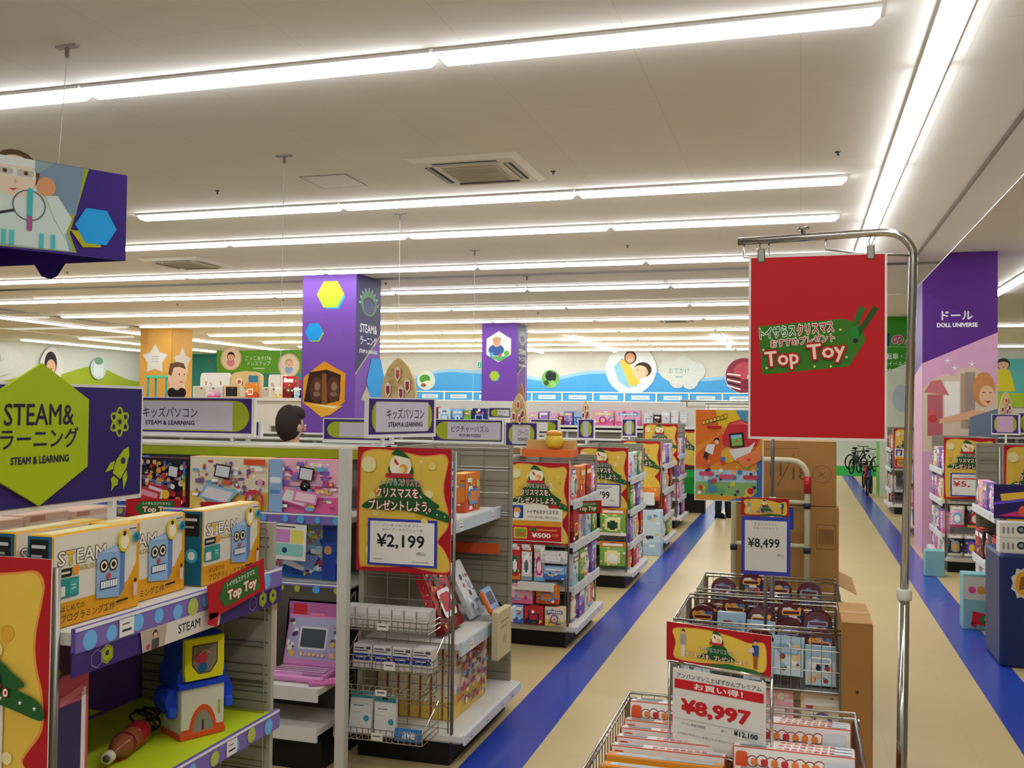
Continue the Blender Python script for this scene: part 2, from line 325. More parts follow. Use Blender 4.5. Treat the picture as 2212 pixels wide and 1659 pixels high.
# ---------------------------------------------------------------- smoke barriers: clear hanging sheets under a dark rail
def barrier(x0, y0, x1, y1, label):
    t = thing('smoke_barrier', label, 'smoke barrier', ((x0+x1)/2, (y0+y1)/2, CE)); dx, dy = (x1-x0)/2, (y1-y0)/2; e = .012
    r = MB('steel'); r.box(-dx-(e if dx == 0 else 0), -dy-(e if dy == 0 else 0), -.03, dx+(e if dx == 0 else 0), dy+(e if dy == 0 else 0), -.001, '#77716a'); r.obj('rail', t)
    g = MB('barrier')
    if dy == 0: g.face([(-dx, 0, -.43), (dx, 0, -.43), (dx, 0, -.03), (-dx, 0, -.03)], '#ffffff')
    else: g.face([(0, -dy, -.43), (0, dy, -.43), (0, dy, -.03), (0, -dy, -.03)], '#ffffff')
    g.obj('clear_sheet', t); b = MB('steel')
    if dy == 0: b.box(-dx, -.003, -.438, dx, .003, -.43, '#a39f98')
    else: b.box(-.003, -dy, -.438, .003, dy, -.43, '#a39f98')
    b.obj('bottom_bar', t); return t
barrier(-16.5, 14.15, -7.47, 14.15, 'clear smoke barrier sheet hung across the ceiling left of the near purple column')
barrier(-6.53, 14.15, 1.4, 14.15, 'clear smoke barrier sheet hung across the ceiling right of the near purple column')
barrier(1.45, 2.5, 1.45, 13.36, 'clear smoke barrier sheet running along the ceiling to the doll column')
barrier(-16.8, 16.6, -16.8, 22.0, 'clear smoke barrier sheet running toward the yellow star column')
# ---------------------------------------------------------------- ceiling fittings
def cassette(x, y, label):
    t = thing('ceiling_air_conditioner', label, 'air conditioner', (x, y, CE), 0, 'ceiling cassette air conditioners'); s = .475
    m = MB(); m.mesh([(-s, -s, -.001), (s, -s, -.001), (s, s, -.001), (-s, s, -.001), (-s*.9, -s*.9, -.035), (s*.9, -s*.9, -.035), (s*.9, s*.9, -.035), (-s*.9, s*.9, -.035)], [(0, 1, 5, 4), (1, 2, 6, 5), (2, 3, 7, 6), (3, 0, 4, 7), (7, 6, 5, 4)], '#f0ebe1'); m.obj('panel', t)
    g = MB(); g.box(-.24, -.24, -.05, .24, .24, -.034, '#d6cfc1')
    for i in range(11): a = -.24+.048*i; g.box(-.23, a*.94-.003, -.053, .23, a*.94+.003, -.049, '#a39c8e')
    g.obj('intake_grille', t)
    for i, (a, b, c, d) in enumerate(((-.28, .31, .28, .38), (-.28, -.38, .28, -.31), (.31, -.28, .38, .28), (-.38, -.28, -.31, .28))):
        v = MB(); v.box(a, b, -.0375, c, d, -.0345, '#2d2b29')
        if i < 2: v.box(a, (b+d)/2-.012, -.047, c, (b+d)/2+.012, -.037, '#c8c2b6')
        else: v.box((a+c)/2-.012, b, -.047, (a+c)/2+.012, d, -.037, '#c8c2b6')
        v.obj('outlet', t)
    return t
cassette(-2.66, 7.82, 'square white ceiling air conditioner with dark slots, largest in view'); cassette(-8.5, 12.0, 'square cream ceiling air conditioner beyond the blue hexagon sign')
cassette(-2.7, 22.0, 'small far ceiling air conditioner above the red hanging sign'); cassette(-7.5, 30.2, 'farthest ceiling air conditioner in front of the blue mural')
mb = MB(); mb.box(-.23, -.23, -.004, .23, .23, -.0005, '#8d867b'); mb.box(-.218, -.218, -.0045, .218, .218, -.002, '#efe9de')
tag(mb.obj('ceiling_hatch', None, (-4.08, 7.92, CE)), 'square ceiling access hatch with a thin dark frame', 'hatch')
SP = [(.283, 7.985), (-2.05, 8.05), (-5.36, 8.01), (-2.07, 11.94), (-6.59, 14.7), (-10.99, 12.43), (-8.9, 10.0), (-12.2, 16.9), (-5.4, 20.0), (-9.6, 16.6)]
for i, (x, y) in enumerate(SP):
    mb = MB('steel'); mb.lathe([(.022, -.001), (.024, -.008), (.009, -.01), (.008, -.026), (.015, -.028), (.015, -.03)], '#5a554f', n=10)
    tag(mb.obj('sprinkler', None, (x, y, CE)), 'small dark sprinkler head under the shop ceiling', 'sprinkler', 'sprinkler heads')
def wire(x, y, z1, z0, label, dx=0., dy=0.):
    t = thing('hanging_wire', label, 'hanging wire', (x, y, CE), 0, 'hanging sign wires')
    m = MB(); m.box(-.07, -.02, -.012, .07, .02, -.001, '#a39c90'); m.lathe([(.013, -.012), (.013, -.06), (.006, -.07)], '#8d867a', n=8); m.obj('ceiling_hook', t)
    w = MB('steel'); w.tube([(0, 0, -.06), (dx, dy, z0-CE)], .0028, '#d9d6d0', 'paint', 5); w.obj('wire', t); return t
wire(-4.04, 4.53, 0, 3.1, 'wire from a ceiling hook down to the photo prism sign', -.05, 0)
for y, z, nm in ((7.0, 1.95, 'second ceiling hook, left of the access hatch'), (9.4, 1.9, 'third ceiling hook, right of the near purple column'), (11.85, 1.9, 'fourth ceiling hook, in front of the far purple column'), (14.36, 1.9, 'fifth ceiling hook, just past the smoke barrier')):
    wire(-4.06, y, 0, z, 'thin wire hanging from the '+nm)
# ---------------------------------------------------------------- columns
def column(name, x, y, w, d, col, label, side=None, z1=CE):
    m = MB(); m.box(-w/2, -d/2, 0, w/2, d/2, z1-.004, col)
    t = thing(name, label, 'column', (x, y, 0)); m.obj('shaft', t); return t
cl = column('column', -7.0, 13.95, .92, .9, '#7b4fae', 'purple column with lime and blue hexagons, nearer of the two purple ones')
pr = MB(); f = front(pr, 0, 0, -.452)
f.hexa(.065, 3.48, .205, '#3fa9f0'); f.hexa(.02, 3.53, .235, '#b6d431')
f.hexa(-.235, 2.925, .15, '#b6d431'); f.hexa(-.255, 2.945, .155, '#1f9fe8')
f.poly([(-.07+a, 2.06+b) for a, b in ((0, .43), (.37, .24), (.36, -.2), (0, -.43), (-.36, -.22), (-.35, .18))], '#e39a1f')
f.poly([(-.07+a, 2.06+b) for a, b in ((-.25, .26), (.05, .3), (.29, .22), (.27, -.18), (0, -.24), (-.34, -.2))], '#3a2118')
for x in (-.19, .1): f.circ(x, 2.05, .12, '#5a3527', 16, .2); f.circ(x+.01, 2.1, .05, '#94705a', 12, .07); f.circ(x, 1.98, .06, '#8a6655', 12, .04)
f.poly([(-.1, 2.3), (-.03, 2.3), (0, 1.8), (-.1, 1.8)], '#8a5528'); f.poly([(-.4, 1.84), (.26, 1.8), (.05, 1.66), (-.1, 1.62)], '#f0b43a'); f.poly([(-.3, 1.82), (.2, 1.79), (.1, 1.76)], '#fbe9b8')
g = F(pr, (.461, -.45, 0), (0, 1, 0))
g.poly([(.0, 2.3), (.9, 2.95), (.9, 3.84), (0, 3.84)], '#33285c'); g.line([(0, 2.29), (.9, 2.95)], .03, '#b9a77c')
for i in range(9): a = PI*(.02+.12*i); g.line([(.45+.28*math.cos(a), 3.4+.2*math.sin(a)), (.45+.36*math.cos(a), 3.4+.27*math.sin(a))], .04, '#a9b5c9')
g.ring(.45, 3.42, .3, .1, '#5c8f5e', 20, .2); g.circ(.45, 3.36, .2, '#4a4a7a', 16, .12)
g.text('STEAM&', .45, 3.02, .13, '#f2f0f6', .62, .02); g.text('ラーニング', .45, 2.83, .14, '#f2f0f6', .6, .02); g.text('STEAM & LEARNING', .45, 2.66, .055, '#f2f0f6', .66, .03)
g.hexa(.75, 2.2, .35, '#1f9fe8', True, .42); g.poly([(.2, 1.9), (.4, 2.12), (.62, 1.86)], '#c7b3a0')
pr.obj('printed_panel', cl)
c2 = column('column', -6.98, 22.75, .9, .88, '#7446a8', 'purple column with a child photo hexagon, farther of the two purple ones')
pr = MB(); f = front(pr, 0, 0, -.442)
f.hexa(-.02, 3.28, .36, '#e9e6e2', False, .38); f.poly([(-.3, 3.05), (.25, 3.05), (.0, 2.92)], '#5fae6a'); f.circ(-.08, 3.2, .2, '#3a5f9a', 16, .14); f.circ(-.07, 3.38, .105, '#e0b394'); f.circ(-.07, 3.45, .115, '#c9a077', 14, .07); f.circ(-.105, 3.37, .012, '#3a2a22', 8); f.circ(-.03, 3.37, .012, '#3a2a22', 8); f.line([(-.1, 3.33), (-.05, 3.33)], .012, '#a03a3a')
f.rect(.12, 3.1, .2, 3.5, '#f5f5f2'); f.circ(.18, 3.12, .07, '#6fae4a'); f.circ(.02, 3.08, .04, '#d04a4a', 10); f.circ(-.2, 3.1, .05, '#4f9fd6', 10)
f.hexa(-.1, 2.56, .135, '#2f9fd8'); f.hexa(-.12, 2.57, .13, '#a9c934')
g = F(pr, (.451, -.44, 0), (0, 1, 0)); g.poly([(0, 2.6), (.88, 3.0), (.88, 3.84), (0, 3.84)], '#352a60'); g.line([(0, 2.59), (.88, 3.0)], .03, '#b9a77c'); g.ring(.44, 3.5, .3, .1, '#8d93ae', 16, .18)
g.text('STEAM&', .44, 3.17, .12, '#f2f0f6', .6, .02); g.text('ラーニング', .44, 3.0, .13, '#f2f0f6', .6, .02); g.text('STEAM & LEARNING', .44, 2.84, .05, '#f2f0f6', .62, .03); pr.obj('printed_panel', c2)
c3 = column('column', -16.7, 22.7, 1.02, .9, '#e5ae52', 'yellow column printed with pale stars')
pr = MB(); f = front(pr, 0, 0, -.452)
def star(f, x, y, r, col, q=.55): f.poly([(x+r*(1, q)[i % 2]*math.cos(PI*i/5+PI/2), y+r*(1, q)[i % 2]*math.sin(PI*i/5+PI/2)) for i in range(10)], col)
star(f, -.03, 3.0, .42, '#e6e2dc', .6); star(f, -.03, 3.0, .36, '#efece6', .6)
for i in range(3): f.line([(-.15, 3.08-.07*i), (.1, 3.08-.07*i)], .018, '#b9b0a6')
f.line([(.5, 0), (.5, 3.8)], .03, '#c9923c')
g = F(pr, (.511, -.45, 0), (0, 1, 0)); star(g, .45, 2.95, .4, '#e6e2dc', .6); pr.obj('printed_panel', c3)
c4 = column('column', 1.95, 13.82, .88, .9, '#5b2a86', 'purple and pink doll column with white lettering')
pr = MB(); f = front(pr, -.44, 0, -.452)
f.poly([(0, 0), (.88, 0), (.88, 2.82), (0, 2.43)], '#d9a6c6'); f.text('ドール', .41, 3.04, .11, '#f4f0f6', .36, .025); f.text('DOLL UNIVERSE', .41, 2.92, .05, '#f4f0f6', .47, .05)
f.poly([(0, 1.3), (0, 2.1), (.12, 2.23), (.3, 2.3), (.36, 2.26), (.44, 2.36), (.62, 2.38), (.75, 2.28), (.82, 2.15), (.88, 2.1), (.88, 1.3)], '#d8c3ae')
f.rect(.45, 1.6, .5, 2.3, '#b39a86'); f.rect(.5, 1.6, .62, 2.32, '#9d8c80'); f.rect(.26, 1.7, .44, 2.2, '#efe9e2')
f.poly([(.02, 2.06), (.1, 2.2), (.22, 2.22), (.32, 2.02)], '#c9727a'); f.rect(.06, 1.5, .24, 2.03, '#b5626a'); f.circ(.12, 1.72, .05, '#c23a3f'); f.circ(.12, 1.8, .035, '#d9575a')
f.circ(.72, 2.1, .13, '#c98a4f', 18, .22); f.circ(.755, 2.02, .09, '#e9bd97', 18, .13); f.line([(.7, 2.06), (.74, 2.06)], .012, '#5a3a2a'); f.line([(.78, 2.06), (.81, 2.06)], .012, '#5a3a2a'); f.poly([(.73, 1.95), (.8, 1.96), (.77, 1.92)], '#a8433f')
f.poly([(.2, 1.72), (.6, 1.84), (.88, 1.8), (.88, 1.4), (.6, 1.4), (.55, 1.72), (.2, 1.66)], '#e0ae88'); f.poly([(.56, 1.75), (.88, 1.86), (.88, 1.3), (.52, 1.3)], '#6f7d92')
h_ = F(pr, (-.441, .45, 0), (0, -1, 0)); h_.poly([(0, 0), (.9, 0), (.9, 2.43), (0, 2.3)], '#d9a6c6')
for x, y in ((.3, 2.46), (.58, 2.42), (.38, 2.37)): star(f, x, y, .05, '#ffffff', .2)
pr.obj('printed_panel', c4)
c5 = column('column', 2.1, 22.6, .9, .9, '#3d9a2c', 'green and white column beyond the red hanging sign')
pr = MB(); f = front(pr, -.45, 0, -.452); f.poly([(0, 0), (.9, 0), (.9, 3.0), (0, 2.6)], '#d9e6d2'); f.rrect(.02, 3.22, .2, 3.5, '#1f3f9a', .05); f.text('のん', .5, 3.36, .2, '#d94a7a', .5, .04, 0, (('#ffffff', .03),)); f.line([(0, 3.2), (.9, 3.2)], .015, '#9ac98a')
f.text('自転車・三輪車', .45, 3.0, .13, '#f2f6ef', .86, .02); f.text('ホイールグッズ', .42, 2.84, .1, '#f2f6ef', .7, .01); f.text('WHEELS FUN', .38, 2.7, .055, '#f2f6ef', .55, .03); f.circ(.45, 2.1, .2, '#b9c9d6', 16, .3); pr.obj('printed_panel', c5)
# ---------------------------------------------------------------- far wall: blue wave mural, framed photos, header signs
m = MB('matte'); yb = YF-.012
def panel(name, x0, x1, z0, pts, col, lift, label=None):
    """a cut-out board on the far wall, its top edge a wave"""
    mb = MB('matte'); mb.prism([(x0, z0)]+[(x1, z0)]+pts[::-1], -lift-.012, -lift, col); o = mb.obj(name, None, (0, YF, 0)); return o
W = lambda x: 2.98+.14*math.sin((x+13.4)*1.05)+.05*math.sin(x*2.3)
xs = [-15.6+.2*i for i in range(79)]
tag(panel('wall_mural', -15.6, 0.0, 2.4, [(x, W(x)+.12) for x in xs], '#9fcdea', .002), 'pale blue wave band of the mural on the back wall', 'mural')
tag(panel('wall_mural', -15.6, 0.0, 2.38, [(x, W(x)) for x in xs], '#56a8e0', .016), 'sky blue wave of the mural on the back wall', 'mural')
def disc(name, x, z, r, label, draw, rz=None, y=YF-.03, ry=None, side='#cfd6d8'):
    mb = MB(); ry = ry or r; mb.prism([(r*math.cos(2*PI*i/24), ry*math.sin(2*PI*i/24)) for i in range(24)], -.02, .0, '#e9ece8', None, side)
    f = front(mb, 0, 0, -.02); draw(f, r); o = mb.obj(name, None, (x, y, z), rz or 0); return tag(o, label, 'wall picture')
def kid(f, x, y, r, hair, skin, shirt, smile=True):
    f.circ(x, y-r*1.5, r*1.15, shirt, 14, r); f.circ(x, y+r*.15, r*1.12, hair, 16, r*1.15); f.circ(x, y, r*.9, skin, 16, r)
    f.poly([(x-r*.95, y+r*.4), (x-r*.5, y+r*1.1), (x+r*.5, y+r*1.1), (x+r*.95, y+r*.4), (x, y+r*.65)], hair)
    for s in (-1, 1): f.circ(x+s*r*.35, y+r*.1, r*.1, '#2a1d18', 8)
    f.poly([(x-r*.3, y-r*.35), (x+r*.3, y-r*.35), (x, y-r*.6)], '#b0484a')
def d1(f, r): f.circ(0, 0, r*.98, '#d9e3d2', 22); f.circ(-.05, .06, r*.6, '#4f9a3f', 14, r*.45); f.circ(.06, -.12, r*.55, '#e9ddc6', 14, r*.3); f.circ(-.1, -.18, r*.3, '#8a6a4a', 10, r*.2)
def d2(f, r): f.circ(0, 0, r*.98, '#6fae55', 22); f.circ(-.02, .1, r*.5, '#20262e', 14, r*.55); f.circ(.14, .08, r*.25, '#20262e', 10, r*.5); f.circ(-.15, -.16, r*.3, '#2f5a2a', 10); f.circ(.1, -.2, r*.35, '#86c25a', 12)
def d3(f, r):
    f.circ(0, 0, r*.98, '#dfe8ea', 24); f.poly([(-.62, .1), (-.3, .42), (.25, -.6), (-.1, -.66), (-.45, -.45)], '#8fc3dc'); f.poly([(-.42, .3), (-.16, .4), (.34, -.5), (-.02, -.62)], '#e6c24a')
    f.circ(-.02, .42, .22, '#4a2a1f', 16, .24); f.circ(-.03, .4, .17, '#d9a07c', 16, .19); f.poly([(-.1, .34), (.05, .36), (-.01, .29)], '#f3ece6')
    f.circ(.42, -.02, .32, '#3a2721', 18, .27); f.circ(.33, -.1, .27, '#ecc3a2', 18, .24); f.circ(.56, -.12, .06, '#e0b08e', 10, .09); f.line([(.2, -.02), (.28, -.04)], .02, '#4a2f26')
def d4(f, r):
    f.circ(0, 0, r*.98, '#8f2f45', 22); f.circ(.1, .16, r*.7, '#b8465a', 16, r*.5)
    for i in range(5): f.line([(-.55, .06-.1*i), (-.1, .0-.12*i)], .05, '#1d1a1e' if i % 2 else '#e4e2dc')
    f.circ(.3, -.08, r*.3, '#d9c6b4', 14); f.circ(.12, -.3, r*.3, '#7d1f33', 12)
disc('wall_picture', -13.55, 2.8, .37, 'round photo of green grass on the blue wave, first from the left end', d1); disc('wall_picture', -8.7, 2.88, .34, 'round photo of a black pushchair on grass, right of the far purple column', d2)
disc('wall_picture', -5.75, 3.22, .92, 'large round photo of a mother holding a baby', d3, None, YF-.03, .78, '#4f9fd8'); disc('wall_picture', -1.85, 3.0, .62, 'round photo of a red pushchair hood, behind the red hanging sign', d4)
mb = MB(); P = []
for cx, cz, r, a0, a1 in ((.55, .0, .32, -60, 100), (.1, .18, .36, 30, 150), (-.4, .05, .36, 80, 250), (-.1, -.3, .3, 190, 320), (.32, -.34, .3, 210, 350)):
    for i in range(7): a = math.radians(a0+(a1-a0)*i/6); P.append((cx+r*math.cos(a), cz+r*math.sin(a)))
mb.prism(P, -.02, 0, '#d3dad4'); f = front(mb, 0, 0, -.02); f.text('おでかけ', -.05, .02, .2, '#6d8f96', .72); f.line([(-.17, -.2), (.07, -.2)], .04, '#8fa9ae')
tag(mb.obj('cloud_sign', None, (-4.0, YF-.03, 3.15)), 'white cloud sign lettered on the blue mural', 'sign')
t = thing('header_sign', 'blue header strip with white name pills above the back wall shelves', 'header sign', (0, YF-.3, 0))
mb = MB(); mb.box(-15.3, -.02, 2.06, -.3, .01, 2.38, '#4b9fdd'); mb.box(-15.3, -.04, 2.36, -.3, -.02, 2.4, '#e8ece9'); mb.box(-15.3, -.04, 2.04, -.3, -.02, 2.07, '#e8ece9'); mb.obj('header_board', t)
for i in range(6): mb = MB(); mb.box(-14.9+2.9*i, .01, 2.1, -14.85+2.9*i, .298, 2.16, '#d9d6cd'); mb.obj('bracket', t)
for i in range(13):
    x = -14.4+1.13*i; mb = MB(); mb.box(x-.32, -.035, 2.13, x+.32, -.021, 2.28, '#cfe0ea'); front(mb, x, 2.205, -.035).rrect(-.22, -.02, .22, .02, '#9fb6c6', .01); mb.obj('name_plate', t); q = MB(); q.box(x+.54, -.045, 2.04, x+.59, -.0205, 2.39, '#eef0ec'); q.obj('divider', t)
mb = MB(); mb.box(-15.3, -.28, .0, -.3, -.02, 2.0, '#d8d6cd'); o = tag(mb.obj('wall_shelf_unit', None, (0, YF, 0)), 'long pale wall shelving under the blue header strip', 'shelf unit')
def exitsign():
    t = thing('exit_sign', 'small lit green and white exit sign left of the far purple column', 'exit sign', (-11.25, YF-.4, 3.36)); m = MB(); m.box(-.13, -.03, -.13, .13, .03, .13, '#d9dcd8'); m.box(-.008, -.008, .13, .008, .008, .49, '#c9c6be'); m.obj('case', t)
    q = MB('lit'); q.box(-.12, -.036, -.12, .12, -.031, .12, '#8fe6cf'); f = front(q, 0, 0, -.036, 'lit'); f.rect(-.1, -.1, .02, .1, '#2fae86'); f.circ(-.03, .06, .02, '#ffffff', 8); f.line([(-.03, .04), (-.05, -.02), (-.08, -.07)], .02, '#ffffff'); f.line([(-.05, -.02), (-.01, -.07)], .02, '#ffffff'); f.rect(.04, -.08, .1, .08, '#ffffff'); q.obj('lit_face', t)
exitsign()
# teal wall panel and green hill mural on the far left
mb = MB('matte'); mb.box(-25.5, -.03, 0, -15.7, 0, CE-.01, '#3f8f86'); f = front(mb, 0, 0, -.03); R = random.Random(4)
for i in range(60): f.circ(R.uniform(-25, -16), R.uniform(2.2, 3.7), R.uniform(.02, .05), R.choice(('#2f6f6a', '#c2574a', '#2b5f7a')), 8)
tag(mb.obj('wall_panel', None, (0, YF, 0)), 'teal wall panel with small dots left of the blue mural', 'wall panel')
mb = MB('matte'); ys = [14+.3*i for i in range(66)]; H = lambda y: 2.75+.33*math.sin(y*.62+1.6)+.1*math.sin(y*1.7)
for (a, b) in zip(ys[:-1], ys[1:]): mb.mesh([(.0, a, 1.6), (0, b, 1.6), (0, b, H(b)), (0, a, H(a)), (.02, a, 1.6), (.02, b, 1.6), (.02, b, H(b)), (.02, a, H(a))], [(4, 5, 6, 7), (3, 7, 6, 2), (0, 4, 7, 3), (1, 2, 6, 5)], '#a7b93a')
tag(mb.obj('wall_mural', None, (XL+.001, 0, 0)), 'lime green hill mural on the far left wall', 'mural')
def d5(f, r): f.circ(0, 0, r*.97, '#e6e2da', 22, r*1.2); f.circ(-.05, .1, .3, '#2b2320', 16, .42); f.circ(-.03, -.02, .22, '#e2b898', 16, .26); f.circ(.0, -.5, .4, '#d9cfc4', 14, .3); f.circ(-.02, -.1, .05, '#b0484a', 8, .03)
def d6(f, r): f.circ(0, 0, r*.97, '#cfe0e2', 22); f.rrect(-.25, -.3, .25, .3, '#e9efef', .08); f.circ(0, .28, .25, '#7fa98f', 14, .14)
o = disc('wall_picture', XL+.07, 3.1, .55, 'oval photo of a dark haired mother on the green hill mural', d5, PI/2, 28.2, .62); o = disc('wall_picture', XL+.07, 3.12, .42, 'round pale photo of a potty on the green hill mural', d6, PI/2, 30.6)
mb = MB(); mb.prism([(1.3*math.cos(2*PI*i/28)*(1+.12*math.sin(5*2*PI*i/28)), .62*math.sin(2*PI*i/28)) for i in range(28)], -.02, 0, '#dde2dc'); f = front(mb, 0, 0, -.02); f.text('バス&トイレ', 0, .02, .26, '#aab3aa', 1.3); tag(mb.obj('cloud_sign', None, (XL+.07, 25.4, 3.25), PI/2), 'white cloud sign on the green hill mural', 'sign')
# right far wall picture
mb = MB(); mb.box(-3, -.03, 2.0, 3, 0, 3.55, '#5fb3b0'); f = front(mb, 0, 0, -.03); f.rect(-3, 2.0, 3, 2.45, '#a9c23a'); f.rect(-.1, 2.08, 3, 2.4, '#c9cf3a'); f.rect(.9, 2.08, 3, 2.4, '#4fa53a')
f.circ(-2.0, 2.5, .4, '#c9c03a', 18); f.ring(-2.0, 2.5, .45, .08, '#2a2a2a'); f.ring(.1, 2.6, .42, .07, '#2a2a2a'); kid(f, -2.1, 3.0, .17, '#2a1d18', '#e6b896', '#8fa8d0'); kid(f, -1.35, 3.35, .17, '#3a2a20', '#e6b896', '#d9c92e'); f.poly([(-1.7, 2.5), (-1.0, 2.5), (-1.15, 3.15), (-1.55, 3.15)], '#d9c92e')
tag(mb.obj('wall_picture', None, (7.6, YF-.005, 0)), 'wall picture of children on bicycles at the far right', 'wall picture')
# ---------------------------------------------------------------- hanging green banner
t = thing('hanging_banner', 'green hanging banner with two round child photos and white lettering', 'banner', (-14.57, 24.0, 2.69))
mb = MB(); mb.box(-1.39, -.02, 0, 1.39, .02, .65, '#5f9e2c'); f = front(mb, 0, 0, -.02); f.text('ごっこあそび&', -.05, .43, .12, '#e9f0df', .82); f.text('ドレスアップ', -.02, .28, .12, '#e9f0df', .72); f.line([(-.2, .14), (.16, .14)], .025, '#cfdcc0')
mb.obj('board', t)
for x, z, hair, sh, nm in ((-.92, .42, '#2a1d18', '#d98a9a', 'round photo'), (.93, .22, '#c9a27a', '#8fb0d6', 'round photo')):
    q = MB(); q.prism([(x+.34*math.cos(2*PI*i/22), z+.34*math.sin(2*PI*i/22)) for i in range(22)], -.035, -.021, '#d9b894'); f = front(q, 0, 0, -.035); f.circ(x, z, .3, '#e9d6c2', 20); kid(f, x, z+.05, .11, hair, '#ecc3a2', sh); q.obj('photo_disc', t)
for x in (-1.2, 1.2): q = MB('steel'); q.tube([(x, 0, .65), (x, 0, CE-2.692)], .004, '#d9d6d0', 'paint', 4); q.obj('wire', t)
# ---------------------------------------------------------------- far left: tall display unit with play kitchens on top
t = thing('display_unit', 'tall pale display unit under the toy kitchens', 'display unit', (-12.6, 20.3, 0))
mb = MB(); mb.box(-3.4, -.45, 0, 3.4, .45, .12, '#20201f'); mb.box(-3.4, -.45, .12, 3.4, .45, 1.9, '#d9d2c6'); mb.obj('body', t); mb = MB(); mb.box(-3.45, -.5, 1.9, 3.45, .5, 1.97, '#ded9cf'); mb.obj('top_deck', t)
def kitchen(x, w, h, col, top, label, arch=False, screen=False):
    t = thing('toy_kitchen', label, 'toy kitchen', (x, 20.3, 1.97)); b = MB(); b.cbox(-w/2, -.2, 0, w/2, .2, h*.45, col, b=.01); f = front(b, 0, 0, -.2); f.rrect(-w*.42, .03, -w*.05, h*.4, '#2c2724' if screen else '#cfc3ae', .02); f.rrect(w*.05, .03, w*.42, h*.4, '#d9cfbd', .02); b.obj('cabinet', t)
    P = [(-w/2, h*.45), (w/2, h*.45), (w/2, h*.8)]+([(w/2*math.cos(PI*i/12), h*.8+h*.2*math.sin(PI*i/12)) for i in range(1, 12)] if arch else [(w*.46, h*.97), (w*.4, h), (-w*.4, h), (-w*.46, h*.97)])+[(-w/2, h*.8)]
    b = MB(); b.prism(P, .1, .2, top); f = front(b, 0, 0, .1)
    if screen: f.rrect(w*.08, h*.58, w*.4, h*.84, '#3f7f9f', .01); f.circ(-w*.22, h*.62, w*.1, '#f0e6d6', 14); f.circ(-w*.22, h*.6, w*.06, '#c9574a', 12)
    else: f.line([(-w*.3, h*.5), (-w*.3, h*.66)], w*.05, '#b98a5c'); f.line([(w*.2, h*.5), (w*.2, h*.66)], w*.05, '#b98a5c')
    b.obj('back_board', t)
    k = MB('steel'); k.tube([(-.03, .0, h*.45), (-.03, 0, h*.58), (-.03, -.08, h*.58)], .012, '#b9b6b0', 'steel', 6); k.obj('tap', t)
    for s in (-1, 1): k = MB(); k.lathe([(.02, 0), (.02, .02), (.008, .024)], '#7a6a58', n=8, o=(s*w*.2, -.2, h*.36), ax=(0, -1, 0)); k.obj('knob', t)
    return t
kitchen(-13.62, .82, .6, '#e2ddd3', '#ece9e2', 'white toy kitchen on the tall display unit, right of the baby face board'); kitchen(-12.76, .84, .64, '#d9b886', '#dfbf85', 'tan arched toy kitchen with a blue window', True, True)
kitchen(-11.92, .46, .56, '#e4ddcf', '#eae5da', 'narrow cream toy kitchen with a dark slot, left of the near purple column')
t = thing('toy_table', 'small mint green toy table on the tall display unit', 'toy table', (-15.0, 20.2, 1.97)); mb = MB(); mb.cbox(-.32, -.2, .46, .32, .2, .52, '#5fd3a4'); mb.obj('table_top', t)
for a in (-.26, .26):
    for b in (-.15, .15): q = MB(); q.tube([(a, b, 0), (a, b, .46)], .025, '#4fa9b0', 'paint', 8); q.obj('leg', t)
t = thing('display_board', 'cut-out board of a baby face with a black bow', 'display board', (-14.25, 19.8, 1.97))
mb = MB(); mb.box(-.2, -.01, 0, .2, .01, .3, '#e9e4dc'); mb.prism([(.26*math.cos(2*PI*i/20), .5+.34*math.sin(2*PI*i/20)) for i in range(20)], -.012, .012, '#e6c0a0'); f = front(mb, 0, 0, -.012); f.poly([(-.25, .55), (-.2, .8), (0, .84), (.18, .8), (.24, .66), (.05, .72), (-.1, .7), (-.16, .5)], '#6a4a38'); f.circ(.06, .54, .022, '#2a1d18', 8); f.circ(.2, .54, .018, '#2a1d18', 8); f.line([(.08, .36), (.18, .36)], .025, '#b0585a')
f.circ(-.14, .1, .12, '#1b191b'); f.circ(.14, .1, .12, '#1b191b'); f.circ(0, .04, .13, '#1b191b'); mb.obj('face_board', t)
for i, (x, c, h, nm) in enumerate(((-13.35, '#d96a9a', .14, 'pink striped'), (-12.3, '#7a4a32', .34, 'brown'), (-11.3, '#b03a34', .5, 'tall red'), (-11.55, '#c9a06a', .3, 'tan wooden'), (-10.9, '#cf3a3a', .42, 'bright red'), (-11.05, '#8fb8d0', .25, 'pale blue'))):
    carton('toy_box', '%s toy box on the tall display unit beside the kitchens' % nm, 'toy box', .2+.05*(i % 3), .2, h, ('pink', 'orange', 'red', 'cream', 'red', 'sky')[i], 60+i, (x, 19.95, 1.97), 0, None, i % 3, 6, edge=c)
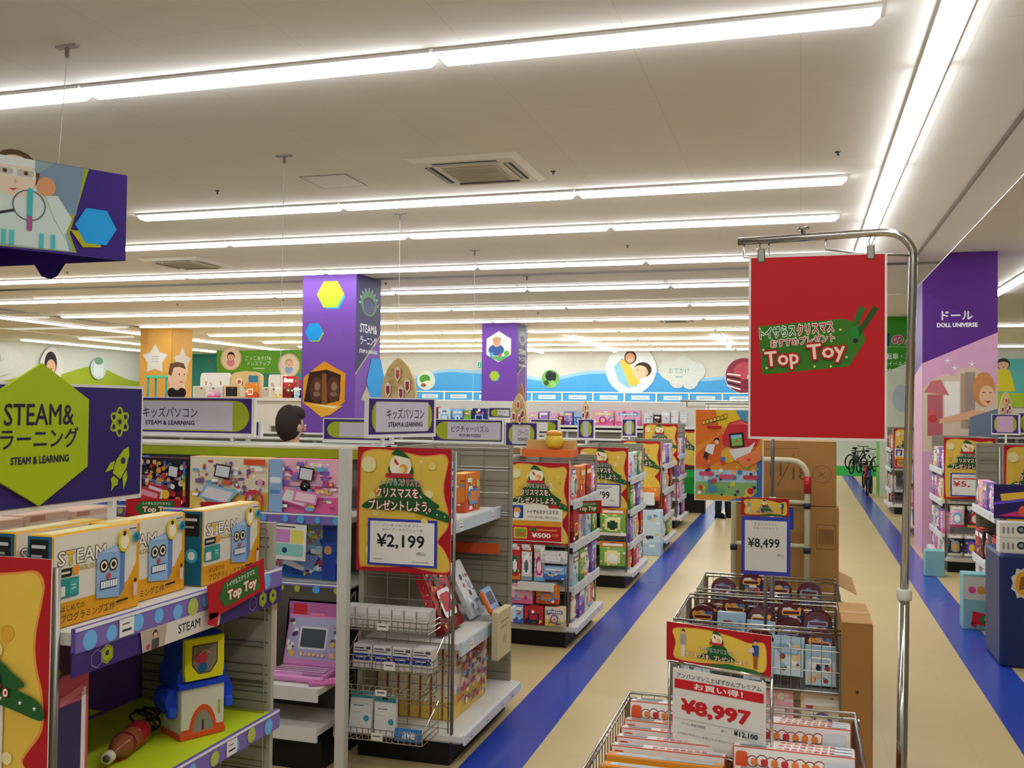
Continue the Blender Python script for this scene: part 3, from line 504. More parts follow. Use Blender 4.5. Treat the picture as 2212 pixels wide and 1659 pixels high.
# ---------------------------------------------------------------- far cross gondola seen over the nearer tops
t = thing('shelf_unit', 'far white shelf unit filled with pastel toy boxes, under the mural', 'shelf unit', (-5.2, 20.3, 0)); 
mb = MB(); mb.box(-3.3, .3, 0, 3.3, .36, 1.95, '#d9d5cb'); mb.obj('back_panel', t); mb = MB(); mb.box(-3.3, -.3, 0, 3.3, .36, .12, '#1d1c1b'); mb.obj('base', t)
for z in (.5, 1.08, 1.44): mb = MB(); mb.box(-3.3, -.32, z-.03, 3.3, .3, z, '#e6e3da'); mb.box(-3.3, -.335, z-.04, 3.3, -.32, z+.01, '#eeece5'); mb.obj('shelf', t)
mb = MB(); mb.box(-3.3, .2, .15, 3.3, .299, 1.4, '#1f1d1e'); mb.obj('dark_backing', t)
G = [(-7.9, .2, .36, 'red'), (-7.68, .3, .34, 'sky'), (-7.35, .26, .33, 'blue'), (-7.08, .18, .3, 'green'), (-6.88, .32, .34, 'navy'), (-5.6, .22, .27, 'pink'), (-5.37, .22, .29, 'purple'), (-5.14, .2, .26, 'pink'), (-4.93, .1, .2, 'red'), (-4.82, .2, .3, 'purple'), (-4.6, .22, .3, 'blue'), (-4.2, .46, .33, 'pink'), (-3.69, .52, .33, 'pink'), (-3.11, .2, .3, 'white'), (-2.9, .14, .25, 'dark'), (-2.74, .18, .32, 'white'), (-2.55, .17, .33, 'white'), (-2.37, .16, .31, 'white')]
for i, (x, w, h, p) in enumerate(G):
    x = max(x, -8.4); carton('toy_box', '%s toy box, top shelf of the far white unit, %s from its %s end' % ({'sky': 'pale grey', 'dark': 'black', 'cream': 'beige'}.get(p, p), ORD[i] if i < 9 else ORD[17-i], 'left' if i < 9 else 'right'), 'toy box', w-.012, .22, h, p, 200+i, (x+w/2, 20.15, 1.44), 0, None, i % 3, 14)
for i, (x, w, h, p) in enumerate(((-4.15, .26, .26, 'cream'), (-3.55, .26, .22, 'sky'), (-3.1, .2, .25, 'purple'), (-2.85, .22, .24, 'red'), (-5.2, .3, .24, 'orange'), (-5.7, .25, .26, 'pink'), (-2.5, .2, .22, 'teal'))):
    carton('toy_box', 'small %s toy box on the dark second shelf of the far white unit' % {'cream': 'beige', 'sky': 'pale blue'}.get(p, p), 'toy box', w, .2, h, p, 300+i, (x+w/2, 20.12, 1.08), 0, None, 2, 10)
# ---------------------------------------------------------------- shelving
def net(mb, o, u, w, z0, z1, du=.125, dz=.105, r=.0022, col='#a9a49a'):
    """wire grid panel standing at o, running w along u"""
    o = Vector(o); u = Vector(u); n = max(1, round(w/du)); k = max(1, round((z1-z0)/dz))
    for i in range(n+1): a = o+u*(w*i/n); mb.tube([a+Vector((0, 0, z0)), a+Vector((0, 0, z1))], r, col, 'steel', 4)
    for j in range(k+1):
        for e in ((0, .018) if j % 2 else (0,)): z = z0+(z1-z0)*j/k+e; mb.tube([o+Vector((0, 0, z)), o+u*w+Vector((0, 0, z))], r, col, 'steel', 4)
def rail(mb, s, xf, y0, y1, z, h, col, tags, seed=0, dots=False):
    """price rail on a shelf edge that looks along s*X"""
    R = random.Random(seed); x = xf+s*.012; mb.box(xf, y0, z-h+.01, x, y1, z+.01, col)
    f = F(mb, (x, y0 if s > 0 else y1, z-h+.01), (0, s, 0)); w = y1-y0; f.rect(0, h*.86, w, h, '#e9ebee')
    if dots:
        f.rect(0, h*.05, w, h*.82, '#7d6bb5'); q = .05
        while q < w-.03:
            c = R.choice(('#6fb4ec', '#6fb4ec', '#b3c25a')); r = R.uniform(.016, .03); f.circ(q, h*R.choice((.4, .5)), min(r, h*.42), c, 14); q += R.uniform(.06, .12)
    for t in range(tags):
        q = w*(t+.5+R.uniform(-.2, .2))/tags; f.rect(q-.028, h*.1, q+.028, h*.85, '#ece8e6'); f.line([(q-.018, h*.35), (q+.018, h*.35)], .006, '#c9474a' if R.random() < .5 and not dots else '#3a3a3a'); f.line([(q-.018, h*.62), (q+.01, h*.62)], .003, '#55555a')
def endcap(s, xf, y0, y1, top, shelves, label, railcol='#dfe3e6', back='#8f897c', deck='#dcdad3', depth=.55, dots=False, zb=.12, backart=None, nearnet=True, tags=3, rh=.07, sd=None):
    """gondola end: base, deck, slatted panels, chrome posts, shelves with price rails, wire net on the near side"""
    X = lambda d: xf-s*d; ym = (y0+y1)/2
    t = thing('shelf_end_unit', label, 'shelf unit', (X(depth/2), ym, 0)); O = Vector((-X(depth/2), -ym, 0))
    def put(mb, name, par=t, lab=None): mb.v = [(p[0]+O.x, p[1]+O.y, p[2]) for p in mb.v]; return mb.obj(name, par, label=lab)
    b = MB(); b.box(X(.05), y0+.02, 0, X(depth), y1-.02, zb, '#16151a'); put(b, 'base')
    b = MB(); b.cbox(min(X(-.03), X(depth)), y0-.01, zb, max(X(-.03), X(depth)), y1+.01, zb+.05, deck if not isinstance(deck, dict) else '#dcdad3', b=.012); rail(b, s, X(-.03), y0, y1, zb+.035, .05, '#dfe1e4', 4, 3); put(b, 'bottom_deck')
    b = MB('matte'); b.box(X(depth-.03), y0, zb+.05, X(depth), y1, top, back)
    if backart: backart(b, X(depth-.03), y0, y1)
    put(b, 'back_panel')
    b = MB('matte'); b.box(X(.02), y1-.02, zb+.05, X(depth), y1, top, back); f = front(b, 0, 0, y1-.02)
    z = zb+.1
    while z < top-.03: f.line([(X(.03), z), (X(depth-.03), z)], .004, '#6b665c'); z += .075 if int(z*100) % 3 else .03
    put(b, 'side_panel')
    b = MB(); net(b, (X(.04), y1-.03, 0), (-s, 0, 0), depth-.08, zb+.1, top-.02, .16, .13); put(b, 'wire_net')
    if nearnet: b = MB(); net(b, (X(.03), y0, 0), (-s, 0, 0), depth-.07, zb+.07, top-.02); put(b, 'wire_net')
    for y in (y0, y1): b = MB(); b.tube([(X(.03), y, zb), (X(.03), y, top)], .009, '#8f8b82', 'steel', 8); b.tube([(X(.05), y, zb), (X(.05), y, top)], .004, '#a5a198', 'steel', 5); put(b, 'post')
    for i, z in enumerate(shelves):
        d0 = 0 if not sd else sd[i]
        b = MB(); b.box(X(d0), y0+.015, z-.03, X(depth-.03), y1-.025, z, deck if not isinstance(deck, dict) else deck[i]); r = MB(); rail(r, s, X(d0), y0+.015, y1-.015, z, rh, railcol, tags, i+int(y0*7), dots)
        so = put(b, 'shelf'); put(r, 'price_rail', so)
    return t
def gondola(y0, y1, xl, xr, top, label, near=(), lime=True, rails=None, cap='#dcdbd3', facec='#8d897d', deep=()):
    """double-sided shelf run along X; shelves drawn on the near face"""
    xm = (xl+xr)/2; ym = (y0+y1)/2; t = thing('shelf_run', label, 'shelf unit', (xm, ym, 0)); O = (-xm, -ym)
    def put(mb, name, par=t): mb.v = [(p[0]+O[0], p[1]+O[1], p[2]) for p in mb.v]; return mb.obj(name, par)
    b = MB(); b.box(xl, y0+.04, 0, xr, y1-.04, .08, '#141318'); put(b, 'base')
    b = MB('matte'); b.box(xl, ym-.03, .08, xr, ym+.03, top, facec); put(b, 'spine_panel')
    b = MB(); b.box(xl, ym-.12, top-.02, xr, ym+.12, top, cap); put(b, 'top_cap')
    if lime: b = MB(); b.box(xl, ym-.14, top-.075, xr, ym-.12, top-.02, '#a6b81f'); b.box(xl, ym-.145, top-.022, xr, ym-.12, top-.008, '#e6e4c9'); put(b, 'lime_strip')
    if deep: b = MB(); b.box(xl, y0-.3, 0, xr, y0+.04, .15, '#141318'); put(b, 'base'); b = MB('matte'); b.box(xl, y0-.02, .19, xr, y0+.35, .84, '#5a564c'); put(b, 'lower_panel')
    for z in deep: b = MB(); b.box(xl, y0-.34, z-.03, xr, y0-.02, z, '#d9d8d2'); b.box(xl, y0-.352, z-.06, xr, y0-.34, z+.008, '#dcdde0'); put(b, 'shelf')
    x = xl
    while x < xr+.01: b = MB('steel'); b.box(x-.02, ym-.05, .08, x+.02, ym+.05, top, '#cfcdc6', 'paint'); put(b, 'upright'); x += .9
    for i, z in enumerate(near):
        b = MB(); b.box(xl, y0, z-.03, xr, ym-.03, z, '#d9d8d2'); so = put(b, 'shelf'); r = MB(); c = (rails or {}).get(z, '#d9dade'); r.box(xl, y0-.012, z-.045, xr, y0, z+.01, c); f = front(r, 0, 0, y0-.012)
        f.rect(xl, z, xr, z+.008, '#eeeeea')
        if c != '#d9dade':
            q = xl+.05; R = random.Random(i)
            while q < xr-.03: f.circ(q, z-.02, R.uniform(.016, .022), R.choice(('#56a8e8', '#a9b84a')), 14); q += R.uniform(.07, .14)
        put(r, 'price_rail', so)
    return t
YEL, RED, GRN = '#e2c04e', '#b01722', '#1f5a2c'
def poptree(f, x, y, w, lines=True):
    """ornament tree over the christmas slogan; x is the middle, y the foot of the slogan, w the slogan width"""
    f.poly(smooth([(x-.55*w, y-.06*w), (x-.5*w, y+.07*w), (x-.3*w, y+.12*w), (x-.34*w, y+.28*w), (x-.14*w, y+.36*w), (x-.2*w, y+.55*w), (x-.05*w, y+.76*w), (x+.06*w, y+.75*w), (x+.2*w, y+.55*w), (x+.2*w, y+.42*w), (x+.3*w, y+.34*w), (x+.36*w, y+.2*w), (x+.5*w, y+.1*w), (x+.56*w, y-.02*w)]), GRN)
    f.circ(x, y+.59*w, .175*w, '#f1e9cf', 20); f.poly([(x-.11*w, y+.66*w), (x-.08*w, y+.7*w), (x-.02*w, y+.61*w), (x-.06*w, y+.6*w)], '#c23a36'); f.circ(x+.05*w, y+.55*w, .07*w, '#e2a03a', 12); f.circ(x+.02*w, y+.53*w, .045*w, '#e9d9a8', 10)
    f.poly([(x-.15*w, y+.76*w), (x+.16*w, y+.7*w), (x+.03*w, y+.81*w), (x-.07*w, y+.85*w)], GRN); f.rrect(x-.24*w, y+.41*w, x+.2*w, y+.48*w, '#b8323a', .03*w, 3)
    if not lines: return
    f.text('トイザらス', x-.14*w, y+.345*w, .1*w, '#1f6a34', .34*w, .02, 0, (('#ffffff', .04),)); f.text('クリスマス', x+.19*w, y+.345*w, .1*w, '#b8323a', .32*w, .02, 0, (('#ffffff', .04),))
    f.text('クリスマスを、', x-.02*w, y+.19*w, .14*w, '#fff6f0', .74*w, .015, 0, ((RED, .05),)); f.text('プレゼントしよう。', x, y+.0*w, .15*w, '#fff6f0', 1.0*w, .015, 0, ((RED, .05),))
def yellow(f, w, h, seed=1):
    """red sheet with a wavy golden field"""
    R = random.Random(seed); f.rect(0, 0, w, h, RED)
    P = [(.035, .06), (.1, .03), (.35, .035), (.55, .05), (.75, .025), (.97, .02), (.99, .1), (.93, .2), (.87, .25), (.89, .29), (.97, .38), (.97, .5), (.93, .62), (.925, .72), (.955, .84), (.965, .91), (.92, .955), (.8, .945), (.68, .94), (.5, .965), (.25, .985), (.1, .97), (.04, .91), (.03, .7), (.022, .4)]
    f.poly(smooth([(a*w, b*h) for a, b in P]), '#e6934a'); f.poly(smooth([((a-.5)*.972*w+.5*w, (b-.5)*.978*h+.5*h) for a, b in P]), YEL)
    for i in range(34):
        r = R.uniform(.01, .045)*w; f.circ(R.uniform(.1, .85)*w, R.uniform(.1, .92)*h, r, R.choice(('#ead27a', '#dcb43a', '#eedca0', '#d8aa30')), 10)
    f.circ(.13*w, .86*h, .08*w, '#ecdfa6', 14)
def poster(x, y, z, label, price=None, lines=(), coupon=False, w=.515, h=.63, red=False, rz=0, group=None, brochure=False):
    t = MB(); t.box(-w/2, 0, 0, w/2, .003, h, '#e9e4d6'); f = front(t, -w/2, 0); yellow(f, w, h, int(y*10))
    f.poly(smooth([(.16*w, .5*h), (.3*w, .56*h), (.7*w, .54*h), (.95*w, .49*h), (.98*w, .42*h), (.8*w, .45*h), (.5*w, .5*h)]), GRN)
    for a, b in ((.75, .485), (.86, .475), (.94, .46)): star(f, a*w, b*h, .012*w, '#ffffff', .4)
    poptree(f, .47*w, .535*h, .66*w); o = t.obj('poster', None, (x, y, z), rz); tag(o, label, 'poster', group)
    c = MB()
    if price:
        c.box(-.37*w, -.008, .05*h, .36*w, -.004, .425*h, '#2f3fae'); f = front(c, 0, 0, -.008); f.rect(-.345*w, .068*h, .335*w, .405*h, '#e9e7e2')
        if not lines: f.line([(-.2*w, .37*h), (.2*w, .37*h)], .006, '#77777c'); f.line([(-.12*w, .345*h), (.12*w, .345*h)], .006, '#77777c')
        for i, l in enumerate(lines): f.text(l, 0, (.375-.035*i)*h, .024*h, '#44444a', .42*w)
        f.text(price, -.02*w if not red else -.16*w, .245*h, .115*h if not red else .1*h, '#c8202a' if red else '#1d1c1e', .5*w if len(price) > 4 else .32*w, .02)
        if red: f.rect(-.33*w, .325*h, .3*w, .345*h, '#d9483a')
        f.text('(税込)', .2*w, .155*h, .035*h, '#44444a'); f.line([(-.3*w, .1*h), (-.2*w, .1*h)], .003, '#8a8a8a'); f.line([(.1*w, .09*h), (.28*w, .09*h)], .003, '#8a8a8a'); c.obj('price_card', o)
    elif coupon:
        c.box(-.48*w, -.008, .03*h, .4*w, -.004, .5*h, '#ece6d8'); f = front(c, 0, 0, -.008); f.rect(-.47*w, .04*h, .39*w, .22*h, '#b8242c'); f.rect(-.47*w, .22*h, .39*w, .285*h, '#e39a2c')
        f.rrect(-.44*w, .31*h, -.24*w, .47*h, '#2b4f9e', .01); f.circ(-.34*w, .4*h, .06*w, '#e9a05a', 12); f.circ(-.35*w, .35*h, .05*w, '#f3ece0', 10); f.text('トイザらスクリスマス', .08*w, .395*h, .045*h, '#2a2420', .5*w, .02); f.text('アプリクーポンがもらえる!', .08*w, .33*h, .032*h, '#4a4038', .5*w); f.rrect(.17*w, .445*h, .34*w, .485*h, '#b8242c', .01)
        f.rrect(-.4*w, .06*h, -.17*w, .2*h, '#e9b04a', .012); f.rrect(-.37*w, .08*h, -.19*w, .18*h, '#7fa83a', .01); f.rect(-.33*w, .1*h, -.22*w, .14*h, '#d9572c'); f.rrect(-.14*w, .165*h, .32*w, .185*h, '#e8873a', .006); f.rrect(-.12*w, .16*h, -.02*w, .2*h, '#2f7a3c', .01)
        f.text('¥500', .06*w, .11*h, .055*h, '#fff4e6', .3*w, .035); f.text('OFF', .29*w, .115*h, .035*h, '#e8873a', None, .02); c.obj('coupon_card', o)
    elif brochure:
        c.box(-.36*w, -.008, -.12*h, .26*w, -.004, .49*h, '#e6e0d4'); f = front(c, 0, 0, -.008); f.rect(-.35*w, .4*h, .25*w, .48*h, '#3f9fd0'); f.text('体験', .05*w, .43*h, .05*h, '#f0f6fa', .2*w, .02)
        for a, b, cc in ((-.02, .3, '#4a2f3a'), (.16, .33, '#8f7a4a'), (.0, .22, '#b9926a'), (.14, .22, '#4f9a3f'), (.1, .1, '#c9302a'), (-.2, .28, '#5a8ab0'), (-.2, .12, '#d98a3a')): f.circ(a*w, b*h, .05*w, cc, 14, .04*h)
        for a, b in ((.0, .26), (.15, .27), (.02, .17)): f.line([(a*w-.03, b*h), (a*w+.03, b*h)], .003, '#9a948a')
        c.obj('leaflet', o)
    return kids(o)
def toptoy(x, y, z, rz, rx, label, s=1.):
    """small red shelf flag with a green gift tag"""
    w, h = .3*s, .1*s; mb = MB(); mb.box(-w/2, 0, 0, w/2, .003, h, '#b5141f'); mb.prism([(-w*.52, -.012*s), (-w*.38, -.03*s), (-w*.36, .01*s), (-w*.5, .02*s)], .0, .003, '#b5141f'); f = front(mb, -w/2, 0); f.poly([(w*.16, h*.5), (w*.26, h*.86), (w*.88, h*.9), (w*.9, h*.12), (w*.26, h*.14)], '#2f6a2c')
    f.text('トイザらスクリスマス', w*.56, h*.74, h*.16, '#e9efe4', w*.5, .02); f.text('Top Toy', w*.57, h*.38, h*.36, '#f2e6d6', w*.52, .04, 0, (('#b5141f', .06),)); o = mb.obj('shelf_flag', None, (x, y, z), rz); o.rotation_euler = (0, rx, rz); return tag(o, label, 'shelf flag')
def arch(x, y, z, rz, w, h, label, brown=False):
    """cream leaf-shaped topper set with jewels"""
    t = thing('sign_topper', label, 'sign topper', (x, y, z), rz); mb = MB(); P = [(-w/2, 0), (w/2, 0), (w*.44, h*.45), (w*.3, h*.75), (w*.12, h*.95), (0, h), (-w*.12, h*.95), (-w*.3, h*.75), (-w*.44, h*.45)]
    mb.prism(P, -.015, .015, '#b9835a' if brown else '#d9bf86'); f = front(mb, 0, 0, -.015); R = random.Random(int(x*100))
    for i in range(14): f.circ(R.uniform(-.3, .3)*w, R.uniform(.1, .75)*h, .012, '#c8a960', 6)
    mb.obj('board', t)
    for a, b, c in ((-.27, .2, '#9a2f4a'), (0, .6, '#c9574a'), (.28, .3, '#a83a4a'), (.1, .12, '#a83a6a')):
        q = MB('gloss'); q.prism([(a*w-.018, b*h-.02), (a*w, b*h-.045), (a*w+.018, b*h-.02), (a*w+.018, b*h+.03), (a*w, b*h+.045), (a*w-.018, b*h+.03)], -.026, -.0155, '#efe2c9', None, c); g = front(q, 0, 0, -.026, 'gloss'); g.poly([(a*w-.01, b*h-.016), (a*w, b*h-.03), (a*w+.01, b*h-.016), (a*w+.01, b*h+.022), (a*w-.01, b*h+.022)], c); q.obj('jewel', t)
    return t
def header(x, y, z, w, h, label, jp='', en='', rz=0, lime='r', posts=(-.3, .3), pz=.07, inner='#c3c0cc', jw=.42, ew=.38):
    """white framed purple board on short posts carrying a rounded name plate"""
    t = thing('category_sign', label, 'sign', (x, y, z), rz); fr = MB(); fr.box(-w/2, -.012, 0, w/2, .012, h, '#e6e4df')
    fr.box(-w/2+.008, -.0135, .02, w/2-.02, -.0121, h-.006, '#3f2d75'); fr.obj('frame', t)
    b = MB(); P = lambda x0, x1, r, c, k: F(b, (0, -.0136-k, 0)).poly([(x0, .03)]+[(x1-r, .03)]+[(x1-r+r*math.cos(a), h/2+.005+(h/2-.025)*math.sin(a)) for a in [(-PI/2+PI*i/12) for i in range(1, 12)]]+[(x1-r, h-.02), (x0, h-.02)], c)
    r = h*.42; f = F(b, (0, -.0137, 0))
    if lime == 'r': P(-w/2+.01, w/2-.035, r, '#9fae2a', 0); f.rect(-w/2+.011, .035, w/2-.05-r, h-.025, inner)
    elif lime == 'l': f.poly([(w/2-.03, .03), (w/2-.03, h-.02), (-w/2+.03+r, h-.02)]+[(-w/2+.03+r-r*math.sin(PI*i/12), h/2+.005+(h/2-.025)*math.cos(PI*i/12)) for i in range(1, 12)]+[(-w/2+.03+r, .03)], '#9fae2a'); f.rect(-w/2+.05+r, .035, w/2-.031, h-.025, inner)
    else: f.rrect(-w/2+.03, .03, w/2-.04, h-.02, '#9fae2a', h*.3, 6); f.rect(-w/2+.06, .032, w/2-.075, h-.022, inner)
    if jp: f.text(jp, -.03*w if lime == 'r' else .03*w, h*.6, h*.28, '#2a2340', jw*w if jw else None, .008)
    if en: f.text(en, -.03*w if lime == 'r' else .03*w, h*.33, h*.11, '#2a2340', ew*w, .03)
    b.obj('name_plate', t)
    for a in posts: q = MB(); q.box(a-.011, -.008, -pz, a+.011, .008, 0, '#e2e1da'); q.obj('post', t)
    return t
# ---- five gondola runs on the left with their aisle ends
gondola(1.89, 2.87, -7, -2.25, 1.33, 'nearest left shelf run behind the shelf with the robot toy', (.6, 1.0), False)
gondola(4.63, 5.57, -8.4, -2.25, 1.575, 'left shelf run with toy computers under the lime strip', (.85, 1.215), True, {1.215: '#7d6bb5', .85: '#7d6bb5'}, deep=(.215, .41))
for i, (y, tp) in enumerate(((7.1, 1.41), (9.65, 1.42), (12.2, 1.4), (14.75, 1.45), (17.4, 1.4))):
    gondola(y+.04, y+.96, -9, -2.33 if i > 2 else -2.2, tp, '%s left shelf run counted from the toy computers' % ORD[i+1], (.1, .5, .9), False, None)
def fgback(b, x, y0, y1):
    f = F(b, (x, y0, 0), (0, 1, 0)); w = y1-y0; f.rect(0, .6, w, 1.25, '#7d55d0'); f.poly([(0, .8), (w*.78, .8), (w*.7, .83), (w*.58, .87), (w*.4, .9), (w*.2, .88), (0, .9)], '#cbdc30'); f.rrect(w*.25, .88, w*.7, 1.1, '#85588a', .03)
    for a, c in ((.5, 1.0), (.56, .97), (.52, .93), (.8, 1.02), (.85, .985), (.76, .985), (.62, .87)): f.hexa(w*a, c, .028, '#cbdc30')
endcap(1, -1.65, 1.89, 2.87, 1.41, [.79, 1.255], 'nearest left end shelf with the paper robot toy and boxed kits', '#6a5aa8', '#aba99b', {0: '#c6da26', 1: '#dcdad3'}, .55, True, backart=fgback, tags=2, rh=.06)
endcap(1, -1.63, 4.58, 5.58, 1.575, [.61, 1.2], 'left end shelf with wire baskets of adapters on its near side', '#c3d4e2', '#9a9485', tags=2, sd=[0, .1])
t = MB(); t.box(-.024, -.015, 0, .028, .03, 1.59, '#cdccc6'); tag(t.obj('corner_upright', None, (-2.148, 4.33, 0)), 'white upright between the toy computers and the wire basket shelf', 'upright')
for i, (y, tp, nm) in enumerate(((7.1, 1.41, 'left end shelf with a coupon poster'), (9.65, 1.42, 'left end shelf with green pouches under its poster'), (12.2, 1.4, 'left end shelf with the tall pale blue pack'))):
    endcap(1, -1.63, y, y+1.0, tp, [.45, .78, 1.1], nm, '#c9d4dc', '#9a9485', tags=3)
endcap(1, -1.75, 14.75, 15.75, 1.58, [.45, .78, 1.1], 'far left end shelf with purple packs, beside the hanging character poster', '#c9d4dc', '#9a9485')
endcap(1, -1.7, 17.4, 18.4, 1.4, [.5, .9], 'farthest left end shelf with a green box, behind the hanging character poster', '#c9d4dc', '#9a9485')
# ---- right-hand aisle ends
for i, (y, nm) in enumerate(((8.8, 'nearest right end shelf with light blue floor boxes'), (11.9, 'right end shelf with the red price poster'), (15.1, 'third right end shelf, past the doll column'), (18.3, 'fourth right end shelf toward the bicycles'))):
    endcap(-1, 1.56, y, y+1.1, 1.52, [.42, .8, 1.15] if i else [.5, .95], nm, '#d3dbe0', '#938e80', tags=3)
    gondola(y+.06, y+1.04, 2.14, 8.6, 1.45, '%s right shelf run counted from the blue bin' % ORD[i], (.1, .5, .9), False)
# ---- posters
poster(-1.92, 4.54, .962, 'yellow Christmas poster with the 2,199 yen card, over the wire baskets', '¥2,199', ('バンダイACアダプター', 'Bタイプ・カラーパッド用'))
poster(-1.888, 7.06, .775, 'yellow Christmas poster with a 500 yen coupon, on the second left end shelf', coupon=True, w=.475, h=.615)
poster(-1.9, 9.61, .78, 'yellow Christmas poster with the 799 yen card, above green pouches', '¥799', ())
poster(-1.92, 12.16, .8, 'yellow Christmas poster above the tall pale blue pack', w=.5, h=.6)
poster(-2.02, 14.7, .95, 'yellow Christmas poster highest and farthest on the left side', )
poster(-1.97, 17.35, .8, 'yellow Christmas poster half hidden behind the hanging character poster', )
poster(-1.9, 1.83, .81, 'yellow Christmas poster with a blue headed leaflet, nearest on the left', brochure=True)
poster(1.87, 8.76, .84, 'yellow Christmas poster behind the blue bin', w=.52, h=.7)
poster(1.83, 11.86, .83, 'yellow Christmas poster with a red price beginning with five', '¥5,', (), red=True, w=.53, h=.69)
poster(1.86, 15.06, .8, 'yellow Christmas poster with a coupon, right of the chrome sign pole', coupon=True, w=.52, h=.7)
poster(1.86, 18.26, .82, 'farthest yellow Christmas poster on the right side', coupon=True, w=.52, h=.69)
# ---- signs standing on the shelf tops
header(-3.675, 5.1, 1.575+.033, 1.11, .235, 'wide kids computer sign on the lime topped shelf', 'キッズパソコン', 'STEAM & LEARNING', posts=(-.3, .4), pz=.05, jw=.35, ew=.315)
header(-2.06, 4.83, 1.634, .58, .212, 'kids computer sign turned to the aisle, under a jewelled topper', 'キッズパソコン', 'STEAM & LEARNING', math.radians(74), 'b', (-.16,), .06, '#c9c7d2', .55, .5)
header(-2.494, 5.2, 1.582, .45, .145, 'blank backed purple sign left of the aisle facing kids computer sign', '', '', 0, 'l', (.1,), .007)
header(-3.335, 5.21, 1.595, .39, .105, 'low blank purple sign under the wide kids computer sign', '', '', 0, 'r', (.1,), .025)
header(-2.64, 7.6, 1.5, .63, .2, 'picture puzzle sign on the second left shelf run', 'ピクチャーパズル', 'PICTURE PUZZLE', 0, 'l', (-.2, .2), .09, '#c3c0cc', .52, .3)
header(-2.19, 7.65, 1.472, .28, .21, 'wavy puzzle sign turned to the aisle on the second left end shelf', 'ピクチャーパズル', 'PICTURE PUZZLE', math.radians(18), 'b', (0,), .06, '#cbc9d0', .3, .3)
header(-2.07, 7.95, 1.57, .26, .135, 'blank white sign behind the wavy puzzle sign', '', '', 0, 'r', (0,), .16, '#dfe2e6')
header(-3.14, 10.1, 1.675, .27, .127, 'small craft sign at the foot of the far purple column', 'クラフト', 'CRAFT', 0, 'l', (0,), .26, '#d8d6de', .4, .25)
header(-2.2, 10.2, 1.467, .19, .22, 'narrow grey sign on the third left end shelf', '', '', math.radians(20), 'b', (0,), .05, '#b9b6c2')
header(-2.15, 12.65, 1.43, .2, .24, 'narrow pale sign on the fourth left end shelf', '', '', math.radians(20), 'b', (0,), .03, '#c6c3c0')
header(2.3, 12.4, 1.55, .3, .24, 'small lilac framed sign at the foot of the doll column', '', '', math.radians(-15), 'b', (0,), .1, '#cfa6c6'); header(2.6, 12.45, 1.56, .32, .25, 'second lilac framed sign right of the doll column', '', '', math.radians(-15), 'b', (0,), .11, '#b9a9c6'); header(3.3, 12.5, 1.57, .7, .2, 'wide pale sign right of the lilac framed signs', '', '', 0, 'l', (-.2, .2), .12, '#c9cdd8')
arch(-2.185, 5.08, 1.85, 0, .215, .225, 'cream jewelled topper above the aisle facing kids computer sign'); arch(-2.21, 7.62, 1.682, 0, .14, .235, 'cream jewelled topper above the wavy puzzle sign'); arch(-2.3, 8.0, 1.411, 0, .11, .6, 'brown jewelled topper behind the cream one on the second end shelf', True)
arch(-2.215, 10.24, 1.687, 0, .09, .2, 'small cream jewelled topper on the third left end shelf'); arch(2.3, 12.4, 1.791, 0, .14, .26, 'cream topper beside the child on the doll column'); arch(2.6, 12.45, 1.811, 0, .14, .26, 'second cream topper right of the doll column')
# ---- big hexagon sign over the robot shelf, facing the aisle
t = thing('category_sign', 'large purple sign with a lime hexagon over the robot toy shelf', 'sign', (-1.95, 2.11, 1.51), PI/2)
b = MB(); b.box(-.43, -.0, 0, .43, .02, .343, '#dedcd6'); b.box(-.43, -.003, .014, .42, 0, .335, '#2b1d66'); f = front(b, 0, 0, -.003)
LM = '#9fb80c'
for k in range(3):
    a = PI/3*k; P = []
    for i in range(24): q = 2*PI*i/24; x, y = .016*math.cos(q), .042*math.sin(q); P.append((.32+x*math.cos(a)-y*math.sin(a), .235+x*math.sin(a)+y*math.cos(a)))
    f.line(P+[P[0]], .0075, LM)
f.circ(.32, .235, .013, LM, 6); f.circ(.32, .235, .009, '#2b1d66', 6)
def rk(pts): c, s = math.cos(-.55), math.sin(-.55); return [(.325+x*c-y*s, .1+x*s+y*c) for x, y in pts]
f.poly(rk([(-.02, -.03), (.02, -.03), (.026, .01), (.016, .05), (0, .07), (-.016, .05), (-.026, .01)]), LM); f.poly(rk([(-.024, -.02), (-.05, -.045), (-.045, -.01), (-.03, .005)]), LM); f.poly(rk([(.024, -.02), (.05, -.05), (.045, -.01), (.03, .005)]), LM); f.poly(rk([(-.012, -.034), (.012, -.034), (.018, -.05), (.008, -.06), (.004, -.08), (-.006, -.06), (-.018, -.05)]), LM)
f.line(rk([(-.022, -.034), (.022, -.034)]), .004, '#2b1d66'); q = rk([(0, .022)])[0]; f.circ(q[0], q[1], .01, '#2b1d66', 12); b.obj('board', t)
b = MB(); b.prism([(.2*math.cos(PI/6+PI*i/3)*1.03, .205+.19*math.sin(PI/6+PI*i/3)) for i in range(6)], -.012, -.0035, LM); f = front(b, 0, 0, -.012); f.text('STEAM&', -.004, .258, .056, '#221a3c', .245, .012); f.text('ラーニング', 0, .195, .054, '#221a3c', .275, .012); f.text('STEAM & LEARNING', 0, .138, .019, '#221a3c', .205, .03); b.obj('hexagon_panel', t)
for a in (-.25, .31): q = MB(); q.box(a-.009, -.0, -.1, a+.009, .018, 0, '#e2e1da'); q.obj('post', t)
